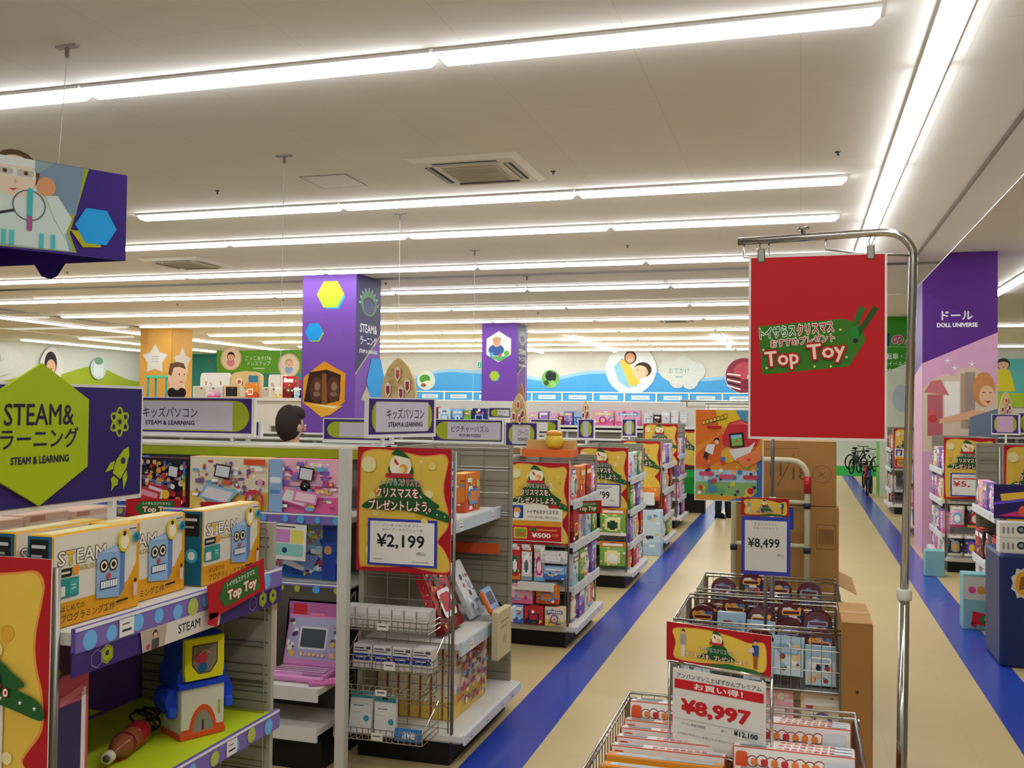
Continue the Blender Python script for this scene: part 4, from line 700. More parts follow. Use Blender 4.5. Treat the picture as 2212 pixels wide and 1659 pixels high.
# ---- hanging three-sided photo sign
t = thing('hanging_sign', 'purple three-sided hanging sign with a photo of a child and a test tube', 'hanging sign', (-4.05, 4.25, 2.63)); A, B, Cc = Vector((-4.34+4.05, 3.78-4.25, 0)), Vector((-3.77+4.05, 4.72-4.25, 0)), Vector((-4.86+4.05, 4.75-4.25, 0)); HP = .5
def side(P, Q, tab, draw):
    b = MB(); u = (Q-P).normalized(); w = (Q-P).length; n = u.cross(Vector((0, 0, 1))); f = F(b, P+n*.006, u, (0, 0, 1)); g = F(b, P-n*.006+u*w, -u, (0, 0, 1)); o = [(0, 0), (w, 0), (w, HP), (0, HP)]
    for (e, pts) in ((f, o), (g, o)): e.k = 0; e.poly(pts, '#3b1f80')
    for (p0, p1) in (((0, 0), (w, 0)), ((0, HP), (w, HP))): b.face([P+n*.006+u*p0[0]+Vector((0, 0, p0[1])), P+n*.006+u*p1[0]+Vector((0, 0, p1[1])), P-n*.006+u*p1[0]+Vector((0, 0, p1[1])), P-n*.006+u*p0[0]+Vector((0, 0, p0[1]))], '#3b1f80')
    if tab:
        for e, c in ((f, w/2), (g, w/2)): e.poly([(c-.11, 0), (c-.055, -.07), (c+.0, -.09), (c+.06, -.05), (c+.11, 0)], '#3b1f80')
    if draw: draw(f, w)
    b.obj('panel', t)
def photo(f, w):
    k = w-1.1
    f.poly([(.02, .0), (.83, .015), (.79, .12), (.885, .498), (.02, .498)], '#9fae12'); f.poly([(.0, .004), (.81, .018), (.77, .14), (.86, .498), (.0, .498)], '#8fb0b8'); f.poly([(.62, .3), (.82, .22), (.86, .498), (.6, .498)], '#7b94a8')
    f.poly([(.25, .02), (.3, .34), (.42, .4), (.62, .38), (.72, .25), (.79, .02)], '#cfe0da'); f.circ(.5, .42, .125, '#5a4030', 18, .12); f.poly([(.3, .498), (.7, .498), (.62, .43), (.38, .43)], '#8fa8a8'); f.circ(.5, .395, .108, '#e9d2bb', 20, .115); f.poly([(.4, .498), (.6, .498), (.6, .45), (.4, .45)], '#dfe6de')
    f.rrect(.395, .395, .605, .44, '#d9e4de', .015); f.rrect(.405, .4, .49, .435, '#c9b8a8', .012); f.rrect(.51, .4, .595, .435, '#c9b8a8', .012); f.circ(.45, .417, .012, '#4a3a34', 8); f.circ(.555, .417, .012, '#4a3a34', 8); f.poly([(.47, .325), (.52, .33), (.49, .315)], '#b5524a'); f.line([(.5, .38), (.505, .36)], .01, '#d3a98c')
    f.circ(.66, .36, .05, '#d99a6a', 14, .055); f.poly([(.66, .31), (.72, .32), (.8, .2), (.76, .1), (.7, .2)], '#cfe0da'); f.ring(.575, .245, .085, .006, '#5a6468', 28); f.line([(.5, .21), (.38, .17)], .014, '#33302f'); f.circ(.37, .15, .05, '#e3b48f', 12); f.rrect(.565, .14, .592, .34, '#3fb7bd', .012); f.rrect(.565, .105, .592, .19, '#a5588f', .012); f.circ(.36, .3, .045, '#1d2a5c', 14); f.ring(.36, .3, .03, .005, '#ffffff', 12); f.line([(.33, .3), (.39, .3)], .005, '#ffffff'); f.line([(.36, .27), (.36, .33)], .005, '#ffffff')
    for x in (.44, .48, .63, .69): f.rect(x, .02, x+.022, .1, '#4fc0c4')
    f.poly([(.79, .14), (.86, .05), (.96, .06), (.94, .14)], '#b9b40f'); f.hexa(.93, .175, .115, '#1fa3ec')
side(A, B, False, photo); side(B, Cc, True, None); side(Cc, A, True, None)
# ---------------------------------------------------------------- foreground shelf: boxed robot kits, robot toy, bottle rocket
def kit_mesh(w=.318, h=.225, d=.075):
    mb = MB(); mb.cbox(-w/2, -d/2, 0, w/2, d/2, h, '#e3a21c', b=.003); f = front(mb, -w/2, 0, -d/2); f.rect(.003, .003, w-.003, h-.003, '#e2dccb'); o = '#e39f1a'
    f.poly([(.003, .003), (w-.003, .003), (w-.003, h-.003), (w-.014, h-.003), (w-.016, .12), (w-.05, .075), (w*.6, .062), (.003, .06)], o)
    f.text('STEAM', .1, h-.058, .034, '#efe9da', .165, .012, 0, (('#4a463f', .045),)); f.rect(.052, h-.072, .061, h-.042, '#e2bb1c'); f.rect(.042, h-.049, .071, h-.042, '#e2bb1c')
    f.text('TECHNOLOGY', .1, h-.088, .012, '#b3a02c', .13, .02); f.rect(.008, .122, .062, .142, '#1d1b1c'); f.line([(.014, .132), (.056, .132)], .006, '#cfcabc'); f.rrect(.066, .124, .086, .146, '#e8952a', .004)
    f.rrect(.006, .072, .086, .118, '#2b8f8c', .004); f.rrect(.012, .076, .04, .1, '#e6e2d6', .003); f.rrect(.056, .078, .08, .112, '#3fa39c', .003); f.line([(.06, .1), (.076, .1)], .002, '#e6f0ee'); f.line([(.06, .092), (.076, .092)], .002, '#e6f0ee')
    T = lambda x, y: (.2+(x-.155)*1.42, .108+(y-.105)*1.22)
    def tp(P, c): f.poly([T(*q) for q in P], c)
    tp([(.118, .058), (.178, .05), (.19, .066), (.19, .15), (.178, .162), (.125, .152), (.118, .143)], '#8db2d8'); tp([(.178, .05), (.192, .066), (.192, .15), (.178, .143)], '#5f7fb8'); tp([(.122, .15), (.18, .16), (.19, .154), (.178, .146)], '#a9c6e6')
    for x in (.136, .16):
        q = T(x, .122)
        for r, c in ((.017, '#3a2a20'), (.0125, '#f0dfb8'), (.0075, '#1d1b1c')): f.circ(q[0], q[1], r, c, 14)
    q = T(.148, .1); f.circ(q[0], q[1], .008, '#c9474a', 10); tp([(.126, .074), (.17, .074), (.17, .092), (.126, .092)], '#2f3a6a')
    for i in range(7): tp([(.1275+.006*i, .076), (.1325+.006*i, .076), (.1325+.006*i, .09), (.1275+.006*i, .09)], '#eef0f2')
    f.circ(.245, h-.04, .024, '#e6c62c', 18, .03); f.circ(.246, h-.042, .016, '#efe9d2', 14, .021); f.circ(.245, h-.022, .007, '#3a2a22', 8); f.circ(.292, h-.036, .014, '#1f8f9c', 14); f.circ(.292, h-.036, .006, '#1d4f9f', 10); f.line([(.262, h-.012), (.29, h-.012)], .004, '#6a665f')
    f.text('はじめての', .06, .047, .014, '#3a2c14', .08, .01); f.text('プログラミング工作', .115, .024, .02, '#3a2c14', .19, .01); f.line([(.215, .03), (.26, .032)], .006, '#3a2c14'); f.circ(.288, .075, .006, '#3a2a22', 8); f.poly([(.28, .068), (.296, .068), (.294, .035), (.282, .035)], '#d9c3b0')
    g = F(mb, (-w/2, d/2, 0), (0, -1, 0)); g.rect(.002, .002, d-.002, h-.002, '#14607c'); g.rect(.008, h*.66, d-.012, h-.01, '#1d1b1c'); g.line([(.014, h*.88), (d-.02, h*.88)], .008, '#c9cdd0'); g.line([(.014, h*.78), (d-.03, h*.78)], .006, '#9aa3a8'); g.circ(d/2, h*.4, .022, '#3fa9c9', 14); g.circ(d/2, h*.4, .013, '#dff0f4', 12); g = F(mb, (-w/2+.004, -d/2+.004, h), (1, 0, 0), (0, 1, 0)); g.rect(0, 0, w-.008, d-.008, '#e8c766'); g.rect(.02, .02, w*.7, d-.02, '#efe2bd')
    return mb
k0 = kit_mesh().obj('kit_box'); tag(k0, 'white and orange robot kit box, leftmost whole one of the row', 'kit box')
k0.location = (-1.74, 2.058, 1.2565); k0.rotation_euler = (0, 0, PI/2)
for x, y, l in ((-1.77, 2.3, 'white and orange robot kit box, middle one of the row'), (-1.74, 2.662, 'white and orange robot kit box, right one behind the red flag'), (-1.862, 2.07, 'white and orange robot kit box at the back, mostly hidden by the whole one')): dup(k0, (x, y, 1.2565), None, l)
R = random.Random(7)
for i in range(9):
    y = 1.35+.19*i; h = .05+.012*R.random(); c = R.choice(('#d8b7a2', '#cfa792', '#d9c0ae', '#c9a08a'))
    for k in range(2 if i not in (2, 8) else 1):
        mb = MB(); mb.cbox(-.15, -.09, 0, .15, .09, h, c, 'matte', b=.003); f = F(mb, (.15, -.09, 0), (0, 1, 0)); f.rect(.004, h*.3, .17, h*.6, '#e3cfc0'); f.rect(.02, h*.65, .08, h*.9, '#b9806c'); f = front(mb, -.15, 0, -.09); f.rect(.02, .01, .2, h-.01, '#c2957c')
        o = mb.obj('flat_box', None, (-2.4, y, 1.331+.052*k+.012*k), R.uniform(-.04, .04)); tag(o, 'flat pinkish box lying %s behind the robot kit boxes, %s from the camera end' % (('underneath', 'on top')[k], ORD[i]), 'flat box', 'flat boxes stacked behind the robot kits')
# header strip under the kit shelf
t = thing('header_strip', 'purple acrylic strip lettered STEAM under the kit shelf', 'shelf sign', (-1.645, 2.38, 1.15), PI/2)
b = MB('gloss'); b.box(-.48, -.004, 0, .48, 0, .06, '#3d2a74'); f = front(b, 0, 0, -.004, 'gloss')
for x in (-.36, -.2, .36, .42): f.hexa(x, .03, .025, '#9fae12', False); f.hexa(x, .03, .0215, '#2b1d50', False); f.hexa(x, .03, .02, '#9fae12', False); f.circ(x, .033, .007, '#2b1d50', 8)
for x in (-.4, -.15, .3): 
    P = [(x+.022*math.cos(PI*i/3+PI/6), .028+.022*math.sin(PI*i/3+PI/6)) for i in range(7)]; f.line(P, .002, '#8f80b5')
f.poly([(-.23, .001), (-.24, .058), (.13, .058), (.115, .001)], '#ded7cc'); f.text('STEAM', -.03, .03, .024, '#2a2530', .1, .01); f.poly([(-.228, .002), (-.237, .057), (-.13, .057), (-.14, .002)], '#b9a898'); f.circ(-.18, .04, .011, '#3a2a22', 10); f.circ(-.18, .037, .008, '#dcb294', 10); f.rect(-.195, .002, -.165, .028, '#4a4a42'); f.circ(-.21, .012, .008, '#b04a5a', 8); b.obj('acrylic_strip', t)
for x in (-.45, .45): q = MB('steel'); q.box(x-.01, -.002, .06, x+.01, .0, .07, '#b9b6ae'); q.obj('clip', t)
def acrylic(x0, y0, z0, x1, y1, z1, label):
    mb = MB('clear'); mb.box(x0, y0, z0, x1, y1, z1, '#ffffff'); tag(mb.obj('acrylic_sheet'), label, 'acrylic sheet')
acrylic(-2.12, 2.826, .79, -1.68, 2.83, 1.06, 'clear acrylic sheet at the far side of the robot toy shelf')
# paper robot
t = thing('paper_robot', 'blue, yellow and white cardboard robot on the lime shelf', 'paper robot', (-1.79, 2.6, .791), math.radians(62))
b = MB('matte'); b.cbox(-.07, -.06, .012, .07, .06, .16, '#d9d5c4', b=.002); f = front(b, 0, 0, -.06); f.circ(.0, .012, .046, '#d9572c', 20, .085); f.poly([(-.07, .012), (.07, .012), (.07, .03), (-.07, .03)], '#d9572c'); f.circ(0, .012, .034, '#8f8d80', 18, .068); f.line([(0, .02), (0, .05)], .006, '#5a2a2a'); f.rect(.05, .06, .056, .1, '#a9ad2c'); b.obj('body', t)
b = MB('matte'); b.cbox(-.074, -.064, 0, .074, .064, .018, '#d9572c', b=.002); b.obj('base', t)
b = MB('matte'); b.prism([(-.078, .15), (.078, .15), (.078, .2), (.066, .22), (.066, .305), (-.066, .305), (-.066, .22), (-.078, .2)], -.05, .07, '#2344c8'); b.obj('head_box', t)
b = MB('matte'); b.prism([(-.06, .175), (.06, .175), (.064, .2), (.064, .3), (-.064, .3), (-.064, .2)], -.066, -.05, '#dcd322'); f = front(b, 0, 0, -.066); f.poly([(-.042, .22), (-.02, .192), (.02, .192), (.042, .22), (.042, .28), (-.042, .28)], '#4f4a42'); f.poly([(-.038, .222), (-.018, .196), (.018, .196), (.038, .222), (.038, .276), (-.038, .276)], '#7d7668'); f.circ(-.012, .24, .02, '#b03a4a', 12); f.circ(-.008, .21, .016, '#2f5f8f', 12); f.line([(-.02, .25), (.0, .262), (.02, .25)], .003, '#d98a9a'); b.obj('face_window', t)
b = MB('matte'); b.box(-.082, -.068, .152, .082, -.055, .168, '#2344c8'); b.obj('blue_band', t)
for s in (-1, 1):
    b = MB('matte'); b.prism([(s*.074, .15), (s*.1, .15), (s*.112, .12), (s*.104, .09), (s*.088, .07), (s*.074, .085)], -.04, .04, '#2344c8'); b.cbox(min(s*.08, s*.105), -.055, .07, max(s*.08, s*.105), -.03, .1, '#2f55d8', b=.004); b.obj('arm', t)
# bottle rocket
t = thing('bottle_rocket', 'clear red taped bottle lying on the lime shelf with its white neck forward', 'bottle', (-1.85, 2.37, .827), .27)
b = MB('tint'); b.lathe([(.012, 0), (.013, .02), (.03, .055), (.034, .07), (.034, .2), (.03, .22), (.0, .222)], '#d98a5a', n=18, ax=(0, -1, 0), o=(0, .11, 0)); b.v = [(p[0], -p[1], p[2]) for p in b.v]; b.obj('bottle', t)
b = MB(); b.lathe([(.009, 0), (.017, .001), (.017, .022), (.014, .024)], '#d9d4c3', n=18, o=(0, -.135, 0), ax=(0, 1, 0)); b.lathe([(.0105, -.0015), (.0105, .002)], '#6a5a4a', n=14, o=(0, -.1345, 0), ax=(0, 1, 0)); b.obj('neck_ring', t)
b = MB('gloss'); b.lathe([(.035, 0), (.0355, .005), (.0355, .05), (.035, .055)], '#a31c24', n=18, o=(0, .03, 0), ax=(0, 1, 0)); b.lathe([(.0352, 0), (.0352, .014)], '#7d1a1f', n=18, o=(0, -.03, 0), ax=(0, 1, 0)); b.obj('red_tape', t)
b = MB('matte'); P = []
for i in range(80): a = i*.5; P.append((.03*math.cos(a)+.012*math.sin(a*.37), .14+.03*math.sin(a*.81), .018+.03*math.sin(a*.53)))
b.tube(P, .004, '#26211f', 'matte', 5); b.obj('cable_bundle', t)
t = MB(); t.box(-.06, -.006, 0, .06, .006, .34, '#c9566a'); f = front(t, 0, 0, -.006); f.rect(-.045, .05, .035, .27, '#3a3560'); f.rect(.035, .05, .05, .3, '#e6e3da'); f.rect(-.06, 0, .06, .045, '#d9573a'); f.line([(-.04, .28), (.04, .3)], .02, '#d97a8a'); tag(t.obj('framed_sample', None, (-1.72, 1.985, .791), PI/2), 'pink framed sample card at the left end of the lime shelf', 'sample card')
for i, (y, p, nm) in enumerate(((2.1, 'green', 'green'), (2.3, 'cream', 'cream'), (2.48, 'green', 'dark green'), (2.64, 'cream', 'pale patterned'), (2.77, 'teal', 'teal'))):
    carton('toy_box', '%s box on the shelf below the robot toy' % nm, 'toy box', .13 if i != 4 else .1, .06, .3, p, 500+i, (-1.74, y, .18), PI/2, None, i % 3, 20)
toptoy(-1.615, 2.565, 1.2, PI/2, .0, 'red gift tag flag on the rail of the robot kit shelf')
bpy.data.objects['shelf_flag'].rotation_euler = (0, -.12, PI/2)
# ---------------------------------------------------------------- toy computers shelf
def pcbox(name, label, w, h, d, loc, pal, scr, lap, tabx, seed, extra=None):
    p = PAL[pal]; mb = MB(); mb.cbox(-w/2, -d/2, 0, w/2, d/2, h, p[1], b=.003); f = front(mb, -w/2, 0, -d/2); art(f, w, h, seed, p, 120, 3)
    f.poly([(w*.15, h*.22), (w*.52, h*.1), (w*.66, h*.36), (w*.24, h*.5)], lap); f.poly([(w*.19, h*.24), (w*.5, h*.14), (w*.6, h*.33), (w*.26, h*.44)], '#e6e2e6'); f.poly([(w*.2, h*.2), (w*.5, h*.09), (w*.52, h*.12), (w*.21, h*.235)], scr)
    f.poly([(w*tabx, h*.63), (w*(tabx+.2), h*.59), (w*(tabx+.23), h*.84), (w*(tabx+.03), h*.88)], '#2a2730'); f.poly([(w*(tabx+.02), h*.65), (w*(tabx+.19), h*.615), (w*(tabx+.21), h*.815), (w*(tabx+.04), h*.85)], '#d9dde2')
    if extra: extra(f, w, h)
    g = F(mb, (w/2, -d/2, 0), (0, 1, 0)); g.rect(.004, .004, d-.004, h-.004, p[1]); g.rrect(.01, h*.4, d-.01, h*.8, p[3], .004)
    return tag(mb.obj(name, None, loc), label, 'toy box')
def ex1(f, w, h):
    for i, c in enumerate(('#c9303a', '#e2843a', '#e2c83a', '#5fae4a', '#3f7fc9', '#7a4ab0')): f.rect(w*.94, h*(.1+.14*i), w*.99, h*(.24+.14*i), c)
    for i in range(3): f.circ(w*(.1+.13*i), h*.93, w*.055, '#2a2327', 12); f.circ(w*(.1+.13*i), h*.92, w*.04, '#e0b090', 10)
    f.circ(w*.6, h*.26, w*.08, '#f0c32a', 14); f.poly([(w*.02, h*.18), (w*.45, h*.1), (w*.5, h*.3), (w*.1, h*.42)], '#c9303a'); f.poly([(w*.08, h*.24), (w*.42, h*.17), (w*.45, h*.26), (w*.12, h*.36)], '#e6a0a8')
def ex2(f, w, h): f.rect(w*.72, h*.87, w*.99, h*.98, '#dd5a2a'); f.ring(w*.86, h*.2, w*.12, w*.03, '#cf3b46', 20); f.circ(w*.93, h*.55, w*.035, '#e89ab5', 12); f.circ(w*.9, h*.08, w*.05, '#e6c23a', 12)
def ex3(f, w, h):
    f.rect(.003, .003, w*.2, h-.003, '#8fb3dc'); f.rrect(w*.02, h*.55, w*.18, h*.66, '#e9eef6', .01); f.rrect(w*.02, h*.35, w*.17, h*.42, '#5f8fc9', .01); f.poly([(w*.34, h*.22), (w*.68, h*.16), (w*.72, h*.38), (w*.38, h*.44)], '#e889ba'); f.poly([(w*.38, h*.25), (w*.66, h*.2), (w*.685, h*.35), (w*.41, h*.4)], '#f6d6e6')
pcbox('toy_box', 'multicoloured toy computer box with a rainbow edge, left end of the lime topped shelf', .325, .275, .1, (-3.47, 4.77, 1.2165), 'dark', '#8f98b5', '#c9303a', .62, 11, ex1)
pcbox('toy_box', 'cream toy computer box with a pale blue laptop picture', .5, .29, .1, (-3.05, 4.77, 1.2165), 'cream', '#6fa9cf', '#8cc0de', .34, 12, ex2)
pcbox('toy_box', 'pink toy computer box with a black security tag', .425, .29, .1, (-2.57, 4.77, 1.2165), 'pink', '#c23a7a', '#e889ba', .42, 13, ex3)
pcbox('toy_box', 'fourth toy computer box, mostly hidden behind the big hexagon sign', .45, .28, .1, (-3.87, 4.77, 1.2165), 'blue', '#3c6fc4', '#6f9fdc', .3, 14)
t = thing('security_tag', 'round black wire security tag on the pink toy computer box', 'security tag', (-2.57, 4.7195, 1.36)); b = MB('gloss'); b.lathe([(.028, 0), (.03, .004), (.03, .014), (.022, .02)], '#1c1b1e', n=20, ax=(0, -1, 0)); b.obj('disc', t)
b = MB('steel'); 
for q in (((0, -.004, .14), (0, -.004, -.14)), ((-.2, -.004, 0), (.2, -.004, 0))): b.tube(q, .0012, '#3a383c', 'paint', 4)
b.obj('wire', t)
o = pcbox('toy_box', 'blue toy computer box under the hanging sample sheet', .4, .33, .1, (-2.6, 4.83, .8515), 'blue', '#2a4a9a', '#6f9fdc', .3, 15, lambda f, w, h: (f.rect(w*.8, .003, w*.997, h*.98, '#2f4fae'), f.circ(w*.88, h*.5, w*.06, '#e2a070', 12), f.poly([(w*.2, h*.36), (w*.62, h*.16), (w*.75, h*.38), (w*.4, h*.44)], '#7d9fdc')))
mb = MB(); mb.box(-.125, -.002, -.19, .125, 0, 0, '#e6e4e0'); f = front(mb, 0, 0, -.002); f.rrect(-.11, -.1, .03, -.03, '#c98ac9', .01); f.rrect(.035, -.1, .11, -.03, '#e0d86a', .01); f.rrect(-.11, -.17, .11, -.105, '#8fc9c4', .01); f.line([(-.08, -.015), (.06, -.015)], .006, '#3a3a3a'); f.circ(.0, -.14, .016, '#2f4a7a', 10); f.line([(-.09, -.13), (-.05, -.13)], .005, '#2a4a5a')
o = mb.obj('sample_sheet', None, (-2.62, 4.6, 1.17)); o.rotation_euler = (.0, .03, 0); tag(o, 'white sample sheet hung in front of the blue toy computer box', 'sample sheet')
carton('toy_box', 'small grey card pack left of the blue toy computer box', 'toy box', .1, .06, .28, 'white', 77, (-2.87, 4.82, .8515))
t = thing('toy_laptop', 'open pink toy laptop on the low shelf beside the white upright', 'toy laptop', (-2.43, 4.49, .4115)); PK = '#d488c4'
b = MB('gloss'); b.cbox(-.165, -.13, 0, .165, .06, .035, PK, b=.01); f = F(b, (-.165, -.13, .035), (1, 0, 0), (0, 1, 0))
for j in range(4):
    for i in range(12): f.rrect(.03+.0225*i, .045+.024*j, .05+.0225*i, .064+.024*j, '#e6c6e2', .003, 2)
f.rrect(.2, .01, .31, .035, '#c26aae', .006); b.obj('keyboard_base', t)
M = Matrix.Translation((0, .06, .03)) @ Matrix.Rotation(-.28, 4, 'X'); b = MB('gloss'); b.cbox(-.165, -.014, 0, .165, .012, .265, PK, b=.01); b.cbox(-.05, -.016, .25, .05, .014, .28, '#e0709a', b=.008); f = front(b, 0, 0, -.014); f.rrect(-.15, .035, .15, .245, '#a9a6cf', .02); f.rrect(-.085, .085, .075, .2, '#d9d9e2', .01); f.rrect(-.075, .095, .065, .19, '#3f4a50', .006)
R = random.Random(3)
for i in range(30): a = R.choice((-1, 1)); f.circ(a*R.uniform(.1, .145), R.uniform(.05, .23), R.uniform(.006, .016), R.choice(('#e2c24a', '#c94a5a', '#4a3a5a', '#e9b090', '#f0e6e0')), 9)
for i in range(6): f.circ(-.06+.025*i, .06, .009, ('#f0d26a', '#e9a0c0', '#f0d26a')[i % 3], 9)
b.xf(M).obj('screen_lid', t)
b = MB(); b.prism([(-.2, 0), (.17, 0), (.17, .36), (-.17, .36)], .12, .13, '#c99fc9'); f = front(b, 0, 0, .12); f.rect(-.165, .26, .165, .35, '#b66aa5'); f.rrect(-.14, .28, -.06, .34, '#c9303a', .01); f.rect(-.165, .2, .0, .26, '#8fa6cf'); b.obj('backing_card', t)
mb = MB(); mb.box(-.05, -.002, 0, .05, 0, .36, '#d9c0ae'); f = front(mb, 0, 0, -.002); f.circ(0, .25, .035, '#d98a8a', 12); f.rect(-.05, .32, .05, .36, '#c2773a'); tag(mb.obj('sample_sheet', None, (-2.66, 4.5, .4115), .2), 'narrow beige sheet left of the pink toy laptop', 'sample sheet')
mb = MB('matte'); mb.box(-2.9, 4.64, .66, -2.26, 4.67, .8, '#3a3a18'); tag(mb.obj('shelf_valance'), 'dark olive valance above the pink toy laptop', 'valance')
mb = MB(); mb.cbox(-.1, -.04, 0, .1, .04, .02, '#d46fae', b=.008); f = F(mb, (-.1, -.04, .02), (1, 0, 0), (0, 1, 0)); 
for i in range(8): f.circ(.02+.022*i, .04, .009, '#f2c6de', 8)
tag(mb.obj('toy_remote', None, (-2.25, 4.4, .4115), .5), 'small pink toy pad at the right of the pink toy laptop', 'toy')
toptoy(-3.45, 4.6, 1.17, .35, 0, 'red gift tag flag under the multicoloured toy computer box'); toptoy(-2.97, 4.6, 1.17, .35, 0, 'red gift tag flag under the cream toy computer box')
# ---------------------------------------------------------------- wire baskets and products on the near side of the adapter shelf
def basket(x0, x1, y0, y1, z, h, label, r=.0022, step=.03):
    t = thing('wire_basket', label, 'wire basket', ((x0+x1)/2, y1, z)); w = (x1-x0)/2; d = y1-y0; b = MB()
    for zz in (.004, h*.5, h): b.tube([(-w, 0, zz), (-w, -d, zz), (w, -d, zz), (w, 0, zz)], r*1.3, '#b5b1a8', 'chrome', 4)
    n = int(2*w/step)
    for i in range(n+1): x = -w+2*w*i/n; b.tube([(x, 0, .004), (x, -d, .004), (x, -d, h)], r, '#b5b1a8', 'chrome', 4)
    b.obj('wire_frame', t); b = MB(); b.box(-.03, -d-.006, h*.15, .03, -d-.003, h*.75, '#e2ded9'); f = front(b, 0, 0, -d-.006); f.line([(-.02, h*.5), (.02, h*.5)], .006, '#55555a'); b.obj('price_tag', t)
    for s in (-1, 1): b = MB(); b.tube([(s*w, -d, h), (s*w*1.0, -.002, h+.1), (s*w, 0, .004)], r*1.3, '#b5b1a8', 'chrome', 4); b.obj('side_brace', t)
    return t
basket(-2.195, -1.725, 4.4, 4.574, .69, .055, 'upper wire basket of white adapter boxes'); basket(-2.16, -1.7, 4.42, 4.574, .49, .07, 'second wire basket holding white and blue boxes'); basket(-2.19, -1.74, 4.4, 4.574, .37, .05, 'empty third wire basket')
basket(-2.2, -1.73, 4.36, 4.574, .165, .06, 'lowest wire basket with white packs and a blue card')
def small(name, label, cat, w, d, h, base, draw, loc, rz=0, tilt=0, group=None):
    mb = MB(); mb.cbox(-w/2, -d/2, 0, w/2, d/2, h, base, b=.002); draw(front(mb, -w/2, 0, -d/2), w, h); o = mb.obj(name, None, loc, rz); o.rotation_euler = (tilt, 0, rz); return tag(o, label, cat, group)
def dw(f, w, h): f.line([(.008, h*.55), (w-.01, h*.55)], .003, '#9a958f'); f.line([(.008, h*.4), (w*.6, h*.4)], .003, '#b9705f'); f.rect(.006, h*.72, w-.006, h*.95, '#e2dedb')
a0 = small('adapter_box', 'white adapter box in the upper wire basket, first from the left', 'adapter box', .062, .1, .1, '#cfcac6', dw, (-2.16, 4.48, .697))
for i in range(1, 7): dup(a0, (-2.16+.066*i, 4.48, .697), 0, 'white adapter box in the upper wire basket, %s from the left' % ORD[i])
def db(f, w, h): f.rect(.002, h*.32, w*.98, h*.62, '#2a36a0'); f.line([(w*.15, h*.47), (w*.7, h*.47)], h*.06, '#dfe2f0'); f.line([(.008, h*.85), (w*.6, h*.85)], .006, '#3a3a40'); f.line([(.008, h*.74), (w*.8, h*.74)], .005, '#4a4a50'); f.rect(w*.7, h*.8, w*.95, h*.92, '#55535a'); f.poly([(w*.8, h*.62), (w*.98, h*.5), (w*.98, h*.34), (w*.9, h*.36)], '#e2dedb'); f.line([(w*.86, h*.5), (w*.97, h*.36)], .006, '#26262a')
b0 = small('battery_box', 'white box with a blue band in the second wire basket, first from the left', 'box', .1, .09, .115, '#dbd7d5', db, (-2.085, 4.48, .497))
for i in range(1, 4): dup(b0, (-2.085+.106*i, 4.48, .497), 0, 'white box with a blue band in the second wire basket, %s from the left' % ORD[i])
def dpk(f, w, h): f.rect(.001, h*.84, w-.001, h, '#3f98a8'); f.rrect(w*.38, h*.9, w*.62, h*.95, '#1f3a42', .004); f.rect(.004, .004, w-.004, h*.82, '#e0dedd'); f.line([(w*.15, h*.66), (w*.6, h*.66)], h*.03, '#8a9096'); f.circ(w*.76, h*.36, w*.13, '#3f9fae', 14); f.line([(w*.1, h*.5), (w*.55, h*.5)], .003, '#b5b2b0')
p0 = small('hanging_pack', 'white and teal pack standing in the lowest wire basket, left one', 'pack', .12, .02, .2, '#dedcda', dpk, (-2.095, 4.44, .172), .05, -.18); dup(p0, (-1.955, 4.44, .172), -.02, 'white and teal pack standing in the lowest wire basket, right one')
def dc(f, w, h): f.rect(.002, .002, w-.002, h-.002, '#2f72b8'); f.text('ave', w*.55, h*.5, h*.5, '#e6eef6', w*.45, .03)
small('blue_card', 'blue card lying at the right of the lowest wire basket', 'card', .14, .012, .06, '#2f72b8', dc, (-1.82, 4.39, .172), 0, -.25)
for i in range(7): carton('large_toy_box', 'large orange toy box on the bottom deck behind the baskets, %s from the aisle' % ORD[i], 'toy box', .56, .056, .4, 'cream', 901, (-1.745-.062*i, 5.03, .1705), PI/2, 'orange toy boxes behind the wire baskets', 3, 110, 'paint', '#cf6a26')
o = carton('clear_fronted_pack', 'red edged pack leaning on the demo shelf of the basket end', 'toy pack', .3, .05, .36, 'red', 910, (-1.76, 4.83, .625), PI/2, None, 1, 40, 'film', None, -.42)
o = carton('demo_pack', 'white demo pack with a blue game device leaning on the demo shelf', 'toy pack', .2, .03, .33, 'white', 911, (-1.74, 5.2, .625), PI/2, None, 3, 20, 'paint', None, -.5)
t = thing('game_device', 'orange and blue toy game device with a black cord', 'game device', (-1.655, 5.22, .66), PI/2); M = Matrix.Rotation(-.5, 4, 'X'); b = MB('gloss'); b.cbox(-.075, -.02, 0, .075, 0, .13, '#7fa6cf', b=.01); f = front(b, 0, 0, -.02); f.rrect(-.05, .03, .05, .1, '#26303a', .006); b.xf(M).obj('screen_unit', t)
b = MB('gloss'); b.cbox(-.095, -.024, -.01, -.07, 0, .12, '#e2742a', b=.01); b.cbox(-.08, -.024, -.035, .0, 0, -.0, '#d9531e', b=.01); b.xf(M).obj('orange_grip', t); b = MB('matte'); b.tube([(.05, -.02, .03), (.09, -.05, -.02), (.11, -.06, -.12), (.1, -.05, -.24), (.06, -.06, -.16), (.02, -.03, -.02)], .005, '#17171a', 'matte', 6); b.obj('cord', t)
mb = MB('matte'); mb.cbox(-.12, -.02, 0, .12, .02, .26, '#cbbf98', b=.004); f = front(mb, -.12, 0, -.02); f.line([(.05, .2), (.19, .2)], .006, '#7a7152'); f.line([(.05, .17), (.15, .17)], .006, '#7a7152'); f.circ(.12, .1, .03, '#b5a874', 12); tag(mb.obj('paper_bag', None, (-1.575, 5.13, .43), PI/2), 'cream paper bag hanging from the demo shelf edge', 'paper bag')
